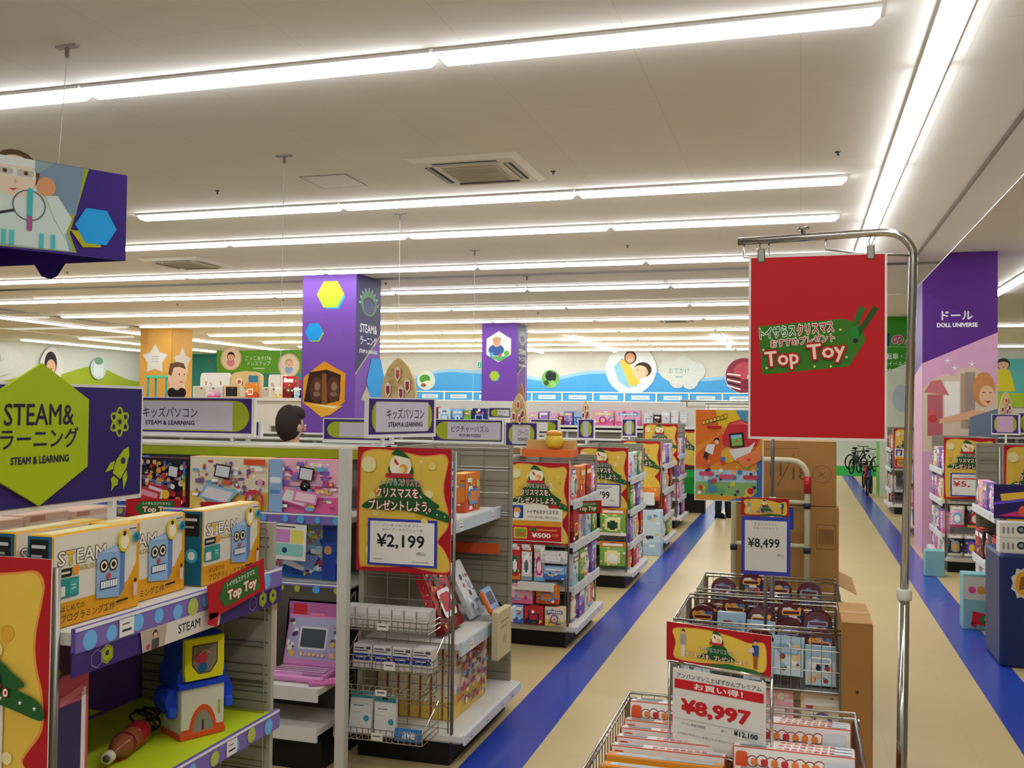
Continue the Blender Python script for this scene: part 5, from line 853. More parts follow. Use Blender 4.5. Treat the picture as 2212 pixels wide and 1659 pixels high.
carton('toy_box', 'white and orange device box on the upper shelf of the basket end, nearer one', 'toy box', .26, .1, .22, 'orange', 920, (-1.86, 5.3, 1.2005), PI/2, None, 1, 26); carton('toy_box', 'tall multicoloured box right behind the 2,199 yen poster', 'toy box', .16, .08, .3, 'blue', 921, (-1.84, 4.9, 1.2005), PI/2, None, 0, 26)
mb = MB('gloss'); mb.box(-.24, -.01, 0, .24, .01, .06, '#d9582a'); o = tag(mb.obj('orange_bar', None, (-1.95, 5.5, .93)), 'orange display bar across the far side of the basket end', 'display bar')
# ---------------------------------------------------------------- the other left ends: packs on the aisle face and under the posters
PN = ['pink', 'cream', 'orange', 'sky', 'purple', 'red', 'green', 'white']
def fill(s, xf, y0, y1, zs, hs, nm, n=4, pals=PN, seed=0, pouches=True):
    R = random.Random(seed)
    for si, (z, h) in enumerate(zip(zs, hs)):
        for i in range(n):
            w = (y1-y0-.1)/n; y = y0+.05+w*(i+.5); p = pals[(i*3+si*2+seed) % len(pals)]; l = '%s pack on the %s shelf of the %s, %s along' % ({'sky': 'pale blue', 'white': 'white'}.get(p, p), ('bottom', 'second', 'third', 'top')[si], nm, ORD[i]); k = R.randint(0, 3)
            if pouches and (i+si) % 3 == 0: pouch('hanging_pack', l, 'toy pack', .15, .24, p, 600+k+10*pals.index(p), (xf-s*.03, y, z+.001), s*PI/2, None, .05, ('#d9c2b0', '#d95a5a', '#e6e2de', '#8f7ac0')[k])
            else: carton('toy_pack', l, 'toy pack', .19, .08, .245, p, 640+k+10*pals.index(p), (xf-s*.05, y, z+.001), s*PI/2, None, k % 3, 14)
fill(1, -1.63, 7.1, 8.1, (.17, .45, .78, 1.1), (.2,)*4, 'coupon poster end', 4, PN, 1); fill(1, -1.63, 9.65, 10.65, (.17, .45, .78, 1.1), (.2,)*4, '799 yen poster end', 4, PN, 2)
fill(1, -1.63, 12.2, 13.2, (.17, .45, .78, 1.1), (.2,)*4, 'pale blue pack end', 3, PN, 3); fill(1, -1.75, 14.75, 15.75, (.17, .45, .78, 1.1), (.2,)*4, 'purple pack end', 3, ['purple', 'white', 'pink', 'navy'], 4)
# near face of the coupon end
for i, (x, p, hd) in enumerate(((-2.06, 'red', '#d93a2a'), (-1.97, 'white', '#d94a1e'), (-1.87, 'pink', '#d6c6a6'))): pouch('hanging_pack', 'clear toy pack hanging under the coupon poster, %s from the left' % ORD[i], 'toy pack', .085, .27, p, 700+i, (x, 7.05, .5), 0, None, .03, hd)
for i in range(3): mb = MB(); mb.box(-.03, -.002, 0, .03, .0, .028, '#dfe0e2'); tag(mb.obj('price_tag', None, (-2.07+.095*i, 7.03, .775-.03)), 'white price tag over the clear packs, %s from the left' % ORD[i], 'price tag')
for i, (x, z, p, w) in enumerate(((-2.04, .18, 'blue', .12), (-1.9, .18, 'red', .15), (-1.74, .18, 'cream', .15), (-2.0, .33, 'pink', .18), (-1.8, .34, 'orange', .17))): carton('toy_pack', '%s toy pack low on the near side of the coupon end' % {'blue': 'blue', 'red': 'red', 'cream': 'cream'}.get(p, p), 'toy pack', w, .06, .14, p, 720+i, (x, 7.04, z), 0, None, i % 3, 20)
carton('toy_pack', 'white and blue pack right of the clear hanging packs', 'toy pack', .16, .05, .1, 'blue', 731, (-1.75, 7.05, .52), 0, None, 0, 14); carton('toy_pack', 'grey pack above the white and blue pack on the coupon end', 'toy pack', .2, .05, .09, 'white', 732, (-1.76, 7.05, .64), 0, None, 1, 10)
mb = MB(); mb.box(-.14, -.05, 0, .14, .05, .012, '#dcdcd8'); mb.box(-.14, -.055, -.04, .14, -.05, .02, '#e2e2de'); tag(mb.obj('hook_rail', None, (-1.88, 7.03, .48)), 'pale hook rail under the clear packs', 'hook rail')
t = thing('display_tray', 'orange display tray with a round yellow toy on the second shelf run', 'display tray', (-1.93, 7.55, 1.411)); b = MB('card'); b.box(-.2, -.12, 0, .2, .12, .06, '#dd6a2a'); b.obj('tray', t); b = MB('card'); b.box(-.2, .02, .06, .2, .12, .13, '#c9a25e'); b.obj('back_card', t); b = MB('gloss'); b.ball((.05, -.04, .13), .075, .07, .07, '#e6c43a'); b.ball((.05, -.04, .185), .07, .065, .03, '#e39a2a'); b.obj('yellow_toy', t)
mb = MB(); mb.box(-.11, -.002, 0, .11, .002, .055, '#e6e4df'); f = front(mb, 0, 0, -.002); f.rrect(-.08, .01, .05, .045, '#b5434a', .01); tag(mb.obj('price_card', None, (-2.28, 7.1, 1.415)), 'white and red price card under the wavy puzzle sign', 'price card')
for i, (z, p) in enumerate(((.53, 'green'), (.2, 'green'))):
    pouch('large_pouch', '%s foil pouch with an orange edge, on the near side of the 799 yen end' % ('upper', 'lower')[i], 'pouch', .27, .27, p, 740+i, (-1.79, 9.6, z), 0, None, .06, '#e0842a')
    pouch('large_pouch', '%s pouch left of the green foil pouch' % ('pale blue upper', 'orange lower')[i], 'pouch', .17, .27, ('sky', 'orange')[i], 744+i, (-2.04, 9.6, z), 0, None, .05, '#e0842a')
toptoy(-1.6, 7.4, .98, .75, 0, 'red gift tag flag on the coupon poster end'); toptoy(1.5, 8.66, .06, -.25, .12, 'red gift tag flag low on the nearest right end')
carton('tall_pack', 'tall pale blue pack with an orange picture, below the fourth left end', 'pack', .3, .2, .55, 'sky', 760, (-1.78, 12.05, .001), 0, None, 3, 14); carton('toy_box', 'yellow wire tray box under the poster on the fourth left end', 'box', .36, .08, .17, 'orange', 761, (-1.85, 12.12, .66), 0, None, 3, 6, edge='#d9a520'); carton('toy_pack', 'amber pack above the tall pale blue pack', 'pack', .17, .08, .22, 'orange', 762, (-1.95, 12.12, .57-.12+.12), 0, None, 3, 8)
mb = MB(); mb.cbox(-.07, -.04, 0, .07, .04, .16, '#e8e8e6', b=.01); tag(mb.obj('white_pack', None, (-1.8, 12.1, .6)), 'plain white pack on the tall pale blue pack', 'pack')
mb = MB('matte'); mb.cbox(-.36, -.1, 0, .36, .1, .42, '#1f8f3a', b=.01); f = front(mb, -.36, 0, -.1); f.rect(.02, .3, .7, .4, '#2fa84a'); tag(mb.obj('green_bin', None, (-1.95, 17.25, .32)), 'green bin on the farthest left end shelf', 'bin'); mb = MB(); mb.box(-.37, -.12, 0, .37, .1, .32, '#1a191c'); tag(mb.obj('black_plinth', None, (-1.95, 17.25, 0)), 'black plinth under the green bin', 'plinth')
# right ends
fill(-1, 1.56, 8.8, 9.9, (.17, .5, .95), (.2,)*3, 'nearest right end', 5, ['pink', 'red', 'cream', 'purple', 'dark', 'white'], 5); fill(-1, 1.56, 11.9, 13.0, (.17, .42, .8, 1.15), (.2,)*4, 'red price poster end', 4, ['pink', 'white', 'cream', 'purple'], 6)
fill(-1, 1.56, 15.1, 16.2, (.17, .42, .8, 1.15), (.2,)*4, 'third right end', 3, ['orange', 'pink', 'cream', 'sky'], 7); fill(-1, 1.56, 18.3, 19.4, (.17, .42, .8, 1.15), (.2,)*4, 'fourth right end', 3, ['navy', 'orange', 'white', 'red'], 8)
for i, (x, z, p) in enumerate(((1.68, .2, 'dark'), (1.85, .2, 'navy'), (2.02, .2, 'red'), (1.7, .52, 'pink'), (1.88, .52, 'dark'))): pouch('hanging_pack', '%s pack hanging on the near side net of the red price poster end, %s row' % (p, ('low', 'upper', 'top')[i//3 if i < 5 else 2]), 'toy pack', .15, .24, p, 780+i, (x, 11.84, z-.0), 0, None, .04, '#cfc6bb')
for i, (x, z, p) in enumerate(((1.64, .2, 'cream'), (1.8, .2, 'pink'), (1.66, .5, 'orange'), (1.83, .5, 'red'), (2.0, .5, 'cream'), (1.98, .2, 'dark'))): pouch('hanging_pack', '%s pack hanging on the near side net of the nearest right end, %s row' % (p, ('low', 'upper')[z > .4]), 'toy pack', .15, .25, p, 790+i, (x, 8.74, z), 0, None, .05, ('#e6dfd2', '#d9c0a6')[i % 2])
for i, (x, y, l) in enumerate(((1.31, 8.9, 'light blue floor box standing by the nearest right end'), (1.33, 11.6, 'light blue floor box farther along the blue stripe'))):
    mb = MB('matte'); mb.cbox(-.1, -.09, 0, .1, .09, .46 if i == 0 else .28, '#7fb0b8', b=.006); f = front(mb, -.1, 0, -.09); f.rect(.005, .25, .195, .44, '#c9c6bd') if i == 0 else None; f.circ(.07, .33, .03, '#c94a8a', 12) if i == 0 else None; f.circ(.14, .33, .035, '#c9924a', 12) if i == 0 else None
    tag(mb.obj('floor_box', None, (x+.1, y, .002)), l, 'box')
# blue bin with boxes on top
t = thing('display_bin', 'dark blue display bin with a gold burst badge, by the right stripe', 'display bin', (1.67, 7.68, 0)); b = MB(); b.cbox(-.3, -.08, 0, .3, .5, .8, '#1f2f63', b=.02); b.obj('body', t)
b = MB(); P = [(-.15+.085*(1, .8)[i % 2]*math.cos(PI*i/9), .6+.12*(1, .8)[i % 2]*math.sin(PI*i/9)) for i in range(18)]; b.prism(P, -.09, -.081, '#cfc6b5'); f = front(b, 0, 0, -.09); f.circ(-.15, .6, .055, '#d99a2a', 16, .085); f.poly([(-.18, .55), (-.12, .57), (-.13, .66), (-.17, .64)], '#8a5a1a'); b.obj('badge', t)
for i in range(3):
    for k in range(2):
        mb = MB(); mb.cbox(-.095, -.06, 0, .095, .06, .11, '#dcdad2', b=.004); f = front(mb, -.095, 0, -.06); f.circ(.14, .06, .028, '#2f3a3a', 16); f.circ(.14, .06, .014, '#7f9a9a', 12)
        for q in range(3): f.rect(.02+.03*q, .03, .034+.03*q, .075, '#8f8a80')
        tag(mb.obj('white_box', None, (1.47+.2*i, 7.7, .801+.112*k)), 'white toy box on the blue bin, %s layer, %s from the aisle' % (('lower', 'upper')[k], ORD[i]), 'box')
mb = MB(); mb.box(-.3, -.01, 0, .3, .01, .25, '#2a1f5a'); f = front(mb, -.3, 0, -.01); f.poly([(.02, .02), (.3, .02), (.55, .12), (.3, .1)], '#c92a6a'); f.poly([(.05, .13), (.35, .17), (.33, .22), (.04, .18)], '#e2b93a'); f.poly([(.0, .1), (.6, .2), (.6, .22), (0, .12)], '#6a4fd0'); f.circ(.45, .16, .05, '#3f6fd0', 14); f.circ(.2, .06, .04, '#e05a3a', 12)
tag(mb.obj('header_card', None, (1.67, 7.82, 1.03)), 'purple and pink header card on the white boxes of the blue bin', 'header card')
# ---------------------------------------------------------------- wire bargain bins in the middle of the aisle
def wagon(x0, x1, y0, y1, rim, floor, label, lower=None):
    t = thing('wire_bin', label, 'wire bin', ((x0+x1)/2, (y0+y1)/2, 0)); w, d = (x1-x0)/2, (y1-y0)/2; S = '#b3b0a8'
    b = MB(); c = [(-w, -d), (w, -d), (w, d), (-w, d)]
    for z in (rim, rim-.02): b.tube([(x, y, z) for x, y in c], .0055, S, 'chrome', 6, True)
    b.obj('rim', t)
    for (ax, ay), (bx, by), nm in ((c[0], c[1], 0), (c[1], c[2], 1), (c[2], c[3], 2), (c[3], c[0], 3)):
        b = MB(); L_ = math.hypot(bx-ax, by-ay); n = int(L_/.045)
        for i in range(n+1): x, y = ax+(bx-ax)*i/n, ay+(by-ay)*i/n; b.tube([(x, y, floor), (x, y, rim)], .0018, S, 'steel', 4)
        for z in (floor+.002, floor+(rim-floor)*.33, floor+(rim-floor)*.66): b.tube([(ax, ay, z), (bx, by, z)], .003, S, 'steel', 4)
        b.obj('wire_side', t)
    b = MB()
    for i in range(int(2*w/.05)+1): x = -w+.05*i; b.tube([(x, -d, floor), (x, d, floor)], .002, S, 'steel', 4)
    b.box(-w, -d, floor-.006, w, d, floor-.003, '#8d8a82', 'steel'); b.obj('bottom_grid', t)
    for x, y in c:
        b = MB('steel'); b.box(x-.014, y-.014, .075, x+.014, y+.014, rim-.02, '#8f8c84'); b.obj('leg', t)
        b = MB(); b.lathe([(.028, -.014), (.03, -.01), (.03, .01), (.028, .014)], '#2a2a2c', 'matte', 14, (x, y, .031), (1, 0, 0)); b.box(x-.018, y-.012, .03, x+.018, y+.012, .08, '#a9a6a0', 'steel'); b.obj('caster', t)
    if lower:
        b = MB()
        for i in range(int(2*w/.05)+1): x = -w+.05*i; b.tube([(x, -d, lower), (x, d, lower)], .002, S, 'steel', 4)
        for y in (-d, d): b.tube([(-w, y, lower), (w, y, lower)], .005, S, 'chrome', 5)
        b.obj('lower_grid', t)
    return t
wagon(-.60, .19, 2.74, 3.58, .75, .42, 'nearest wire bin full of white picture book boxes'); wagon(-.60, .2, 4.9, 5.6, .75, .45, 'second wire bin with dark red and pale blue packs', .2); wagon(-.575, .225, 5.78, 6.36, .75, .5, 'third wire bin, behind the 8,499 yen card', .2)
def bookbox(seed, orange, h=.3):
    w, d = .36, .062; mb = MB('gloss'); e = '#c9502a' if not orange else '#dc8a22'; mb.cbox(-w/2, -d/2, 0, w/2, d/2, h, e, b=.003); R = random.Random(seed)
    f = front(mb, -w/2, 0, -d/2); f.rect(.004, .004, w-.004, h-.003, '#e9e6e0' if not orange else '#d98f2a')
    if not orange:
        for i in range(9): f.circ(.06+.028*i, h-.04+.004*(i % 2), .018, '#8f3a3a', 10)
        for i in range(9): f.circ(.06+.028*i, h-.04+.004*(i % 2), .015, '#f4efe9', 10)
        for i in range(8): f.rrect(.055+.03*i, h-.05, .076+.03*i, h-.03, R.choice(('#d95a5a', '#c9303a', '#e2843a')), .006, 2)
        f.rect(w-.09, h-.06, w-.02, h-.02, '#cfd9de'); f.rrect(.01, h-.06, .045, h-.012, '#d9522a', .01)
    else: f.rrect(.02, .03, w-.02, h-.02, '#a9cbd8', .02); f.rect(.05, .05, w-.1, h-.1, '#7faac0')
    for i in range(14): f.circ(R.uniform(.03, .33), R.uniform(.02, h-.09), R.uniform(.006, .02), R.choice(('#7fb0d2', '#d98a3a', '#4a6a9a', '#c9bdb0')), 9)
    g = F(mb, (-w/2, -d/2, h), (1, 0, 0), (0, 1, 0)); g.rect(.003, .004, w-.003, d-.003, '#f3f0ea' if not orange else '#dd9a3a')
    if orange: g.rect(.03, .01, w-.03, d-.012, '#a9c6d2'); g.rect(.05, .016, .2, d-.02, '#8fb0b8')
    else:
        for i in range(8): g.rrect(.13+.022*i, .016, .147+.022*i, d-.018, R.choice(('#d98080', '#c9606a', '#e2a07a')), .006, 2)
        g.rrect(.02, .014, .1, d-.016, '#8f9aa0', .004); g.rect(w-.06, .01, w-.01, d-.01, '#d9e0e4')
    return mb.obj('picture_book_box')
proto = {}
for col, x in enumerate((-.395, -.01)):
    for i in range(9):
        y = 2.8+.088*i; o_ = (col == 0 and i < 3) or (col == 1 and i == 0); k = (o_, (i+col) % 3); l = '%s picture book box in the nearest wire bin, %s row, %s from the front' % ('orange' if o_ else 'white', 'left' if col == 0 else 'right', ORD[i])
        if k in proto: b = dup(proto[k], (x+.004*((i*7) % 3-1), y, .424+(.02*((i*5+col*2) % 3) if i > 2 else 0)), None, l)
        else: b = proto[k] = bookbox(k[1]*5+o_, o_); tag(b, l, 'toy box'); b.location = (x, y, .424)
        b.rotation_euler = (-.16, 0, 0)
mb = MB(); mb.cbox(-.035, -.02, 0, .035, .02, .3, '#3a72a8', b=.004); f = front(mb, -.035, 0, -.02); f.rect(.004, .2, .066, .29, '#4f8fc0'); tag(mb.obj('blue_box', None, (.145, 3.05, .425)), 'slim blue box at the right side of the nearest wire bin', 'box')
# price stands
def stripart(f, w, h, full=True):
    f.rect(-w/2, 0, w/2, h, RED); P = [(-.42, .1), (-.2, .05), (.1, .12), (.3, .06), (.44, .1), (.46, .5), (.43, .8), (.3, .75), (.15, .84), (-.1, .93), (-.35, .9), (-.44, .8), (-.41, .5)]
    f.poly(smooth([(a*w, b*h) for a, b in P]), '#e09040'); f.poly(smooth([(a*w*.985, .5*h+(b-.5)*h*.95) for a, b in P]), YEL); f.poly([(-.15*w, .02*h), (.1*w, .14*h), (.35*w, .1*h), (.45*w, .0)], '#2f6a2c')
    for a, b, r in ((-.26, .5, .05), (.26, .55, .05), (-.1, .75, .04), (.18, .3, .03), (.0, .6, .05)): f.circ(a*w, b*h, r*w, '#e3bf4e', 10)
    for a, c1, c2 in ((-.33, '#9a979a', '#dcd5cc'), (.36, '#2f4a8a', '#9a5a22')): f.circ(a*w, .82*h, .018*w, '#3a2a22', 10); f.circ(a*w, .78*h, .014*w, '#e3b898', 10); f.poly([(a*w-.03*w, .72*h), (a*w+.03*w, .72*h), (a*w+.028*w, .45*h), (a*w-.028*w, .45*h)], c1); f.poly([(a*w-.022*w, .46*h), (a*w+.022*w, .46*h), (a*w+.014*w, .14*h), (a*w-.016*w, .14*h)], c2)
    f.poly([(.29*w, .6*h), (.34*w, .66*h), (.35*w, .54*h), (.29*w, .52*h)], '#d9c3c9'); poptree(f, 0, .24*h, .3*w, False)
    f.text('トイザらスクリスマス', 0, .43*h, .11*h, '#1f6a34', .32*w, .02, 0, (('#ffffff', .04),)); f.text('クリスマスを、プレゼントしよう。', 0, .25*h, .12*h, '#fff6f0', .6*w, .015, 0, ((RED, .05),))
t = thing('price_sign', 'price sign of 8,997 yen on the nearest wire bin', 'price sign', (-.243, 3.17, .69), math.radians(-17)); t.scale = (1.09, 1, 1.07); w = .315
b = MB('clear'); b.box(-w/2, -.004, .0, w/2, .004, .26, '#ffffff'); b.obj('clear_holder', t)
b = MB('steel')
for P in (((-w/2, 0, .0), (w/2, 0, .0)), ((-w/2, 0, .262), (w/2, 0, .262)), ((-w/2, 0, 0), (-w/2, 0, .262)), ((w/2, 0, 0), (w/2, 0, .262))): b.tube(P, .005, '#c9c6bd', 'chrome', 6)
b.obj('holder_frame', t)
b = MB(); b.box(-.143, -.0085, .012, .143, -.0045, .248, '#dddbd2'); f = front(b, 0, 0, -.0085); f.text('アンパンマンことばずかんプレミアム', 0, .228, .014, '#2a2a2c', .26, .008); f.rect(-.137, .188, .137, .216, '#c61f28'); f.text('お買い得！', .0, .202, .019, '#f4ece6', .15, .02)
f.text('¥8,997', -.008, .135, .046, '#c61f28', .21, .045); f.line([(-.137, .098), (.137, .098)], .0012, '#8a8880'); f.line([(-.137, .072), (.137, .072)], .0008, '#b5b2aa'); f.text('メーカー希望小売価格', -.075, .085, .0085, '#4a4a48', .075); f.text('税込', .02, .086, .008, '#6a6a66', .02); f.text('¥12,100', .085, .086, .017, '#1f1e20', .07, .03); f.text('※価格は予告なく変更となる場合がございます。', -.02, .055, .006, '#6a6a66', .21); b.obj('price_card', t)
b = MB(); b.box(-w/2-.008, -.006, .268, w/2, -.002, .385, '#e6dfd2'); f = front(b, -.004, .268, -.006); stripart(f, w+.008, .117); b.obj('header_strip', t)
for x in (-.13, .13): q = MB(); q.tube([(x, .008, -.25), (x, .008, .3)], .006, '#c2bfb6', 'chrome', 8); q.obj('pole', t)
t = thing('price_sign', 'blue framed 8,499 yen price sign on the second wire bin', 'price sign', (-.168, 5.28, .935)); w = .25
b = MB(); b.box(-w/2, -.006, 0, w/2, .0, .305, '#3a45b0'); f = front(b, 0, 0, -.006); f.rect(-.107, .02, .107, .285, '#dedcd6'); f.text('すみっコぐらし', 0, .268, .013, '#4a4a4e', .12); f.text('すみっコクレーン', 0, .246, .013, '#4a4a4e', .13); f.text('¥8,499', -.01, .165, .055, '#1d1c1e', .16, .015); f.text('(税込)', .075, .105, .015, '#55555a'); b.obj('price_card', t)
b = MB(); b.box(-.128, -.004, .31, .118, .0, .405, '#e6dfd2'); f = front(b, -.005, .31, -.004); stripart(f, .246, .095); b.obj('header_strip', t)
q = MB(); q.tube([(0, .012, -.485), (0, .012, .3)], .008, '#9a9790', 'steel', 8); q.obj('pole', t)
# packs in the second and third bins
def rnd(name, label, x, y, z, pal, seed, w=.15, h=.17, rz=0., tl=0., top=True):
    """small pack with a rounded head"""
    k = ('rnd', pal, seed, w)
    if k in _pk: o = dup(_pk[k], (x, y, z), rz, label)
    else:
        p = PAL[pal]; mb = MB('gloss'); P = [(-w/2, 0), (w/2, 0), (w/2, h*.62)]+([(w/2*math.cos(PI*i/10), h*.62+h*.38*math.sin(PI*i/10)) for i in range(1, 10)] if top else [(w/2, h), (-w/2, h)])+[(-w/2, h*.62)]
        mb.prism(P, -.02, .02, p[1]); f = front(mb, -w/2, 0, -.02); R = random.Random(seed); f.rect(.004, .004, w-.004, h*.64, p[0])
        for i in range(22): r = R.uniform(.006, .02); f.circ(R.uniform(.025, w-.025), R.uniform(.025, h*.78), r, R.choice(p[2:]), 8)
        f.rrect(w*.15, h*.55, w*.85, h*.72, R.choice(p[2:]), .01); f.rrect(w*.2, h*.59, w*.8, h*.68, p[1], .006)
        o = mb.obj(name); tag(o, label, 'toy pack'); o.location = (x, y, z); o['label'] = label; _pk[k] = o
    o.rotation_euler = (tl, 0, rz); return o
R = random.Random(9); n = 0
for j in range(5):
    for i in range(5):
        x = -.5+.15*i+R.uniform(-.01, .01); y = 5.02+.14*j; z = .452+.022*j+.035*((i+j) % 2); blue = j == 0 or (i in (1, 2) and j == 2)
        rnd('toy_pack', '%s pack in the second wire bin, %s row, %s from left' % ('pale blue' if blue else 'dark red', ORD[j], ORD[i]), x, y, z, 'sky' if blue else 'dark', n % 3, .145, .19 if blue else .17, R.uniform(-.12, .12), R.uniform(-.25, -.05), not blue)
        n += 1
for i in range(4):
    for k in range(2): rnd('toy_pack', 'dark red pack heaped in the third wire bin, %s from the left, %s row' % (ORD[i], ('front', 'back')[k]), -.45+.17*i, 5.92+.2*k, .505+.09*k+.04*(i == 1), 'dark', (i+k) % 3, .145, .17, R.uniform(-.2, .2), -.2)
for i, c in enumerate(('sky', 'pink', 'cream')): carton('toy_box', '%s box on the lower grid of the second wire bin' % {'sky': 'pale blue'}.get(c, c), 'toy box', .2, .1, .22, c, 800+i, (-.2+.23*i-.15, 5.02, .206), 0, None, i, 14)
def box_carton(name, x, y, z, w, d, h, label, draw=None, flaps=False, rz=0, tape=False):
    t = thing(name, label, 'cardboard box', (x, y, z), rz); b = MB('card'); b.cbox(-w/2, -d/2, 0, w/2, d/2, h, '#a3753c', b=.004); f = front(b, -w/2, 0, -d/2)
    if draw: draw(f, w, h)
    b.obj('body', t); b = MB('card'); b.box(-w/2+.002, -d/2, h, w/2-.002, -.002, h+.004, '#ab7d44'); b.box(-w/2+.002, .002, h, w/2-.002, d/2, h+.004, '#ab7d44'); b.obj('lid_flap', t)
    if tape: b = MB('gloss'); b.box(-w/2-.001, -.03, h-.06, w/2+.001, .03, h+.0055, '#b98a4c'); b.obj('tape', t)
    if flaps: b = MB('card'); b.mesh([(w/2, -d/2, h), (w/2, d/2, h), (w/2+.11, d/2, h-.05), (w/2+.11, -d/2, h-.05), (w/2, -d/2, h-.004), (w/2, d/2, h-.004), (w/2+.11, d/2, h-.054), (w/2+.11, -d/2, h-.054)], [(0, 1, 2, 3), (7, 6, 5, 4), (0, 3, 7, 4), (3, 2, 6, 7), (2, 1, 5, 6), (1, 0, 4, 5)], '#b58a50'); b.obj('open_flap', t)
    return t
box_carton('cardboard_box', .265, 5.1, 0, .14, .5, .8, 'tall narrow cardboard box right of the second wire bin', lambda f, w, h: f.circ(.07, h*.6, .008, '#3a2a1a', 8), tape=True)
# ---------------------------------------------------------------- hand trolley with cartons
t = thing('hand_trolley', 'cream tube trolley with a red grip, loaded with cardboard boxes', 'trolley', (-.09, 6.95, 0)); CT = '#c9c2a2'
b = MB(); b.cbox(-.34, -.4, .14, .38, .42, .175, '#4a4a4c', b=.01); b.obj('platform', t)
b = MB('paint'); b.tube([(-.32, -.44, .16), (-.32, -.44, 1.38)]+[(-.22-.1*math.cos(a), -.44, 1.38+.1*math.sin(a)) for a in (.4, .8, 1.2, PI/2)]+[(.04+.1*math.sin(a), -.44, 1.38+.1*math.cos(a)) for a in (0, .4, .8, 1.2)]+[(.14, -.44, 1.38), (.14, -.44, .16)], .019, CT, 'paint', 10); b.obj('handle_frame', t)
for z in (1.21, .93, .5): b = MB(); b.tube([(-.31, -.44, z), (.13, -.44, z)], .016, CT, 'paint', 8); b.obj('cross_bar', t)
b = MB('gloss'); b.tube([(.142, -.44, 1.27), (.142, -.44, 1.38)], .023, '#b5202a', 'gloss', 10); b.obj('red_grip', t)
for z, x in ((1.19, .14), (.905, .14), (.905, -.32)): b = MB(); b.tube([(x, -.44, z-.018), (x, -.44, z+.018)], .023, '#2a3040', 'paint', 10); b.obj('joint_cap', t)
for x in (-.28, .32):
    for y in (-.3, .32): b = MB(); b.lathe([(.06, -.02), (.065, -.012), (.065, .012), (.06, .02)], '#2b2b2d', 'matte', 16, (x, y, .066), (1, 0, 0)); b.box(x-.03, y-.025, .06, x+.03, y+.025, .14, '#8f8c86', 'steel'); b.obj('wheel', t)
def c1(f, w, h):
    f.line([(w*.36, h*.45), (w*.36, h*.66)], .006, '#6a4a22'); f.line([(w*.42, h*.3), (w*.58, h*.8)], .006, '#6a4a22'); f.text('18', w*.64, h*.5, h*.2, '#6a4a22', None, -.01); f.text('11', w*.4, h*.55, h*.2, '#6a4a22', None, -.01); f.ring(w*.86, h*.5, .06, .003, '#7a5a32', 24); f.line([(w*.82, h*.46), (w*.9, h*.54)], .003, '#7a5a32'); f.line([(w*.83, h*.55), (w*.89, h*.45)], .003, '#7a5a32'); f.line([(w*.3, h*.88), (w*.62, h*.9)], .003, '#8a6a3c')
def c2(f, w, h):
    f.rect(w*.46, h*.7, w*.57, h*.99, '#2740a8'); f.rrect(w*.79, h*.45, w*.97, h*.78, '#7a4a2a', .004); f.rrect(w*.795, h*.46, w*.965, h*.77, '#a3753c', .004)
    for i in range(14): f.rect(w*(.81+.0105*i), h*.52, w*(.815+.0105*i), h*.72, '#7a4a2a')
    f.rrect(w*.12, h*.86, w*.3, h*.93, '#5a4a8a', .01)
box_carton('cardboard_box', -.085, 6.95, 1.178, .635, .6, .42, 'top cardboard box on the trolley with handwritten strokes', c1); box_carton('cardboard_box', -.08, 6.95, .68, .655, .64, .49, 'middle cardboard box on the trolley with a barcode and blue tape', c2); box_carton('cardboard_box', -.08, 6.95, .178, .66, .66, .495, 'bottom cardboard box on the trolley with an open flap', lambda f, w, h: (f.rect(w*.46, h*.6, w*.53, h*.99, '#2740a8'), f.rect(w*.78, h*.5, w*.83, h*.99, '#2f5fc0')), True)
# ---------------------------------------------------------------- red sign on a chrome stand
t = thing('sign_stand', 'chrome pole stand holding the red hanging sign beside the nearest wire bin', 'sign stand', (.3, 3.3, 0)); CH = '#b7b6b2'
b = MB(); b.tube([(0, 0, .02), (.012, 0, .6), (.02, 0, 1.22)], .0165, CH, 'chrome', 14); b.obj('lower_pole', t)
b = MB(); b.tube([(.02, 0, 1.22), (.046, 0, 2.29)]+[(-.04+.088*math.cos(a), 0, 2.29+.088*math.sin(a)) for a in (.3, .6, .9, 1.2, PI/2)]+[(-.5, 0, 2.365)], .013, CH, 'chrome', 14); b.obj('arched_arm', t)
b = MB(); b.tube([(.04, 0, 2.3), (-.1, 0, 2.31), (-.22, 0, 2.33), (-.22, 0, 2.365)], .004, CH, 'chrome', 6)
b.obj('hanging_rail', t); b = MB()
b.tube([(-.48, 0, 2.365), (-.48, 0, 2.31), (-.4, 0, 2.31), (-.4, 0, 2.365)], .004, CH, 'chrome', 6); b.obj('hanging_loop', t)
b = MB(); b.lathe([(.021, 0), (.023, .006), (.023, .03), (.021, .036)], '#cfccc2', n=14, o=(.02, 0, 1.205)); b.obj('joint_collar', t)
b = MB(); b.lathe([(.008, 0), (.008, .02), (.02, .022), (.02, .03)], CH, 'chrome', 10, (-.29, 0, 2.375)); b.obj('clamp_screw', t)
b = MB(); b.lathe([(.16, 0), (.16, .008), (.15, .014), (.03, .02), (.02, .06)], '#8f8d88', 'steel', 24); b.obj('foot_plate', t)
t = thing('hanging_sign', 'large red hanging sign with a green gift tag reading Top Toy', 'hanging sign', (.052, 3.285, 1.715)); w, h = .415, .59
b = MB(); b.box(-w/2-.007, -.004, -.008, w/2+.007, .0, h+.006, '#dedad4'); f = front(b, -w/2, 0, -.004); f.rect(0, 0, w, h, '#b5121b')
def tg(x, y): c, s = math.cos(.1), math.sin(.1); return (.195+x*c-y*s, .3+x*s+y*c)
f.poly([tg(*q) for q in ((-.165, -.08), (.105, -.08), (.165, .0), (.15, .05), (.105, .075), (-.165, .08))], '#357018')
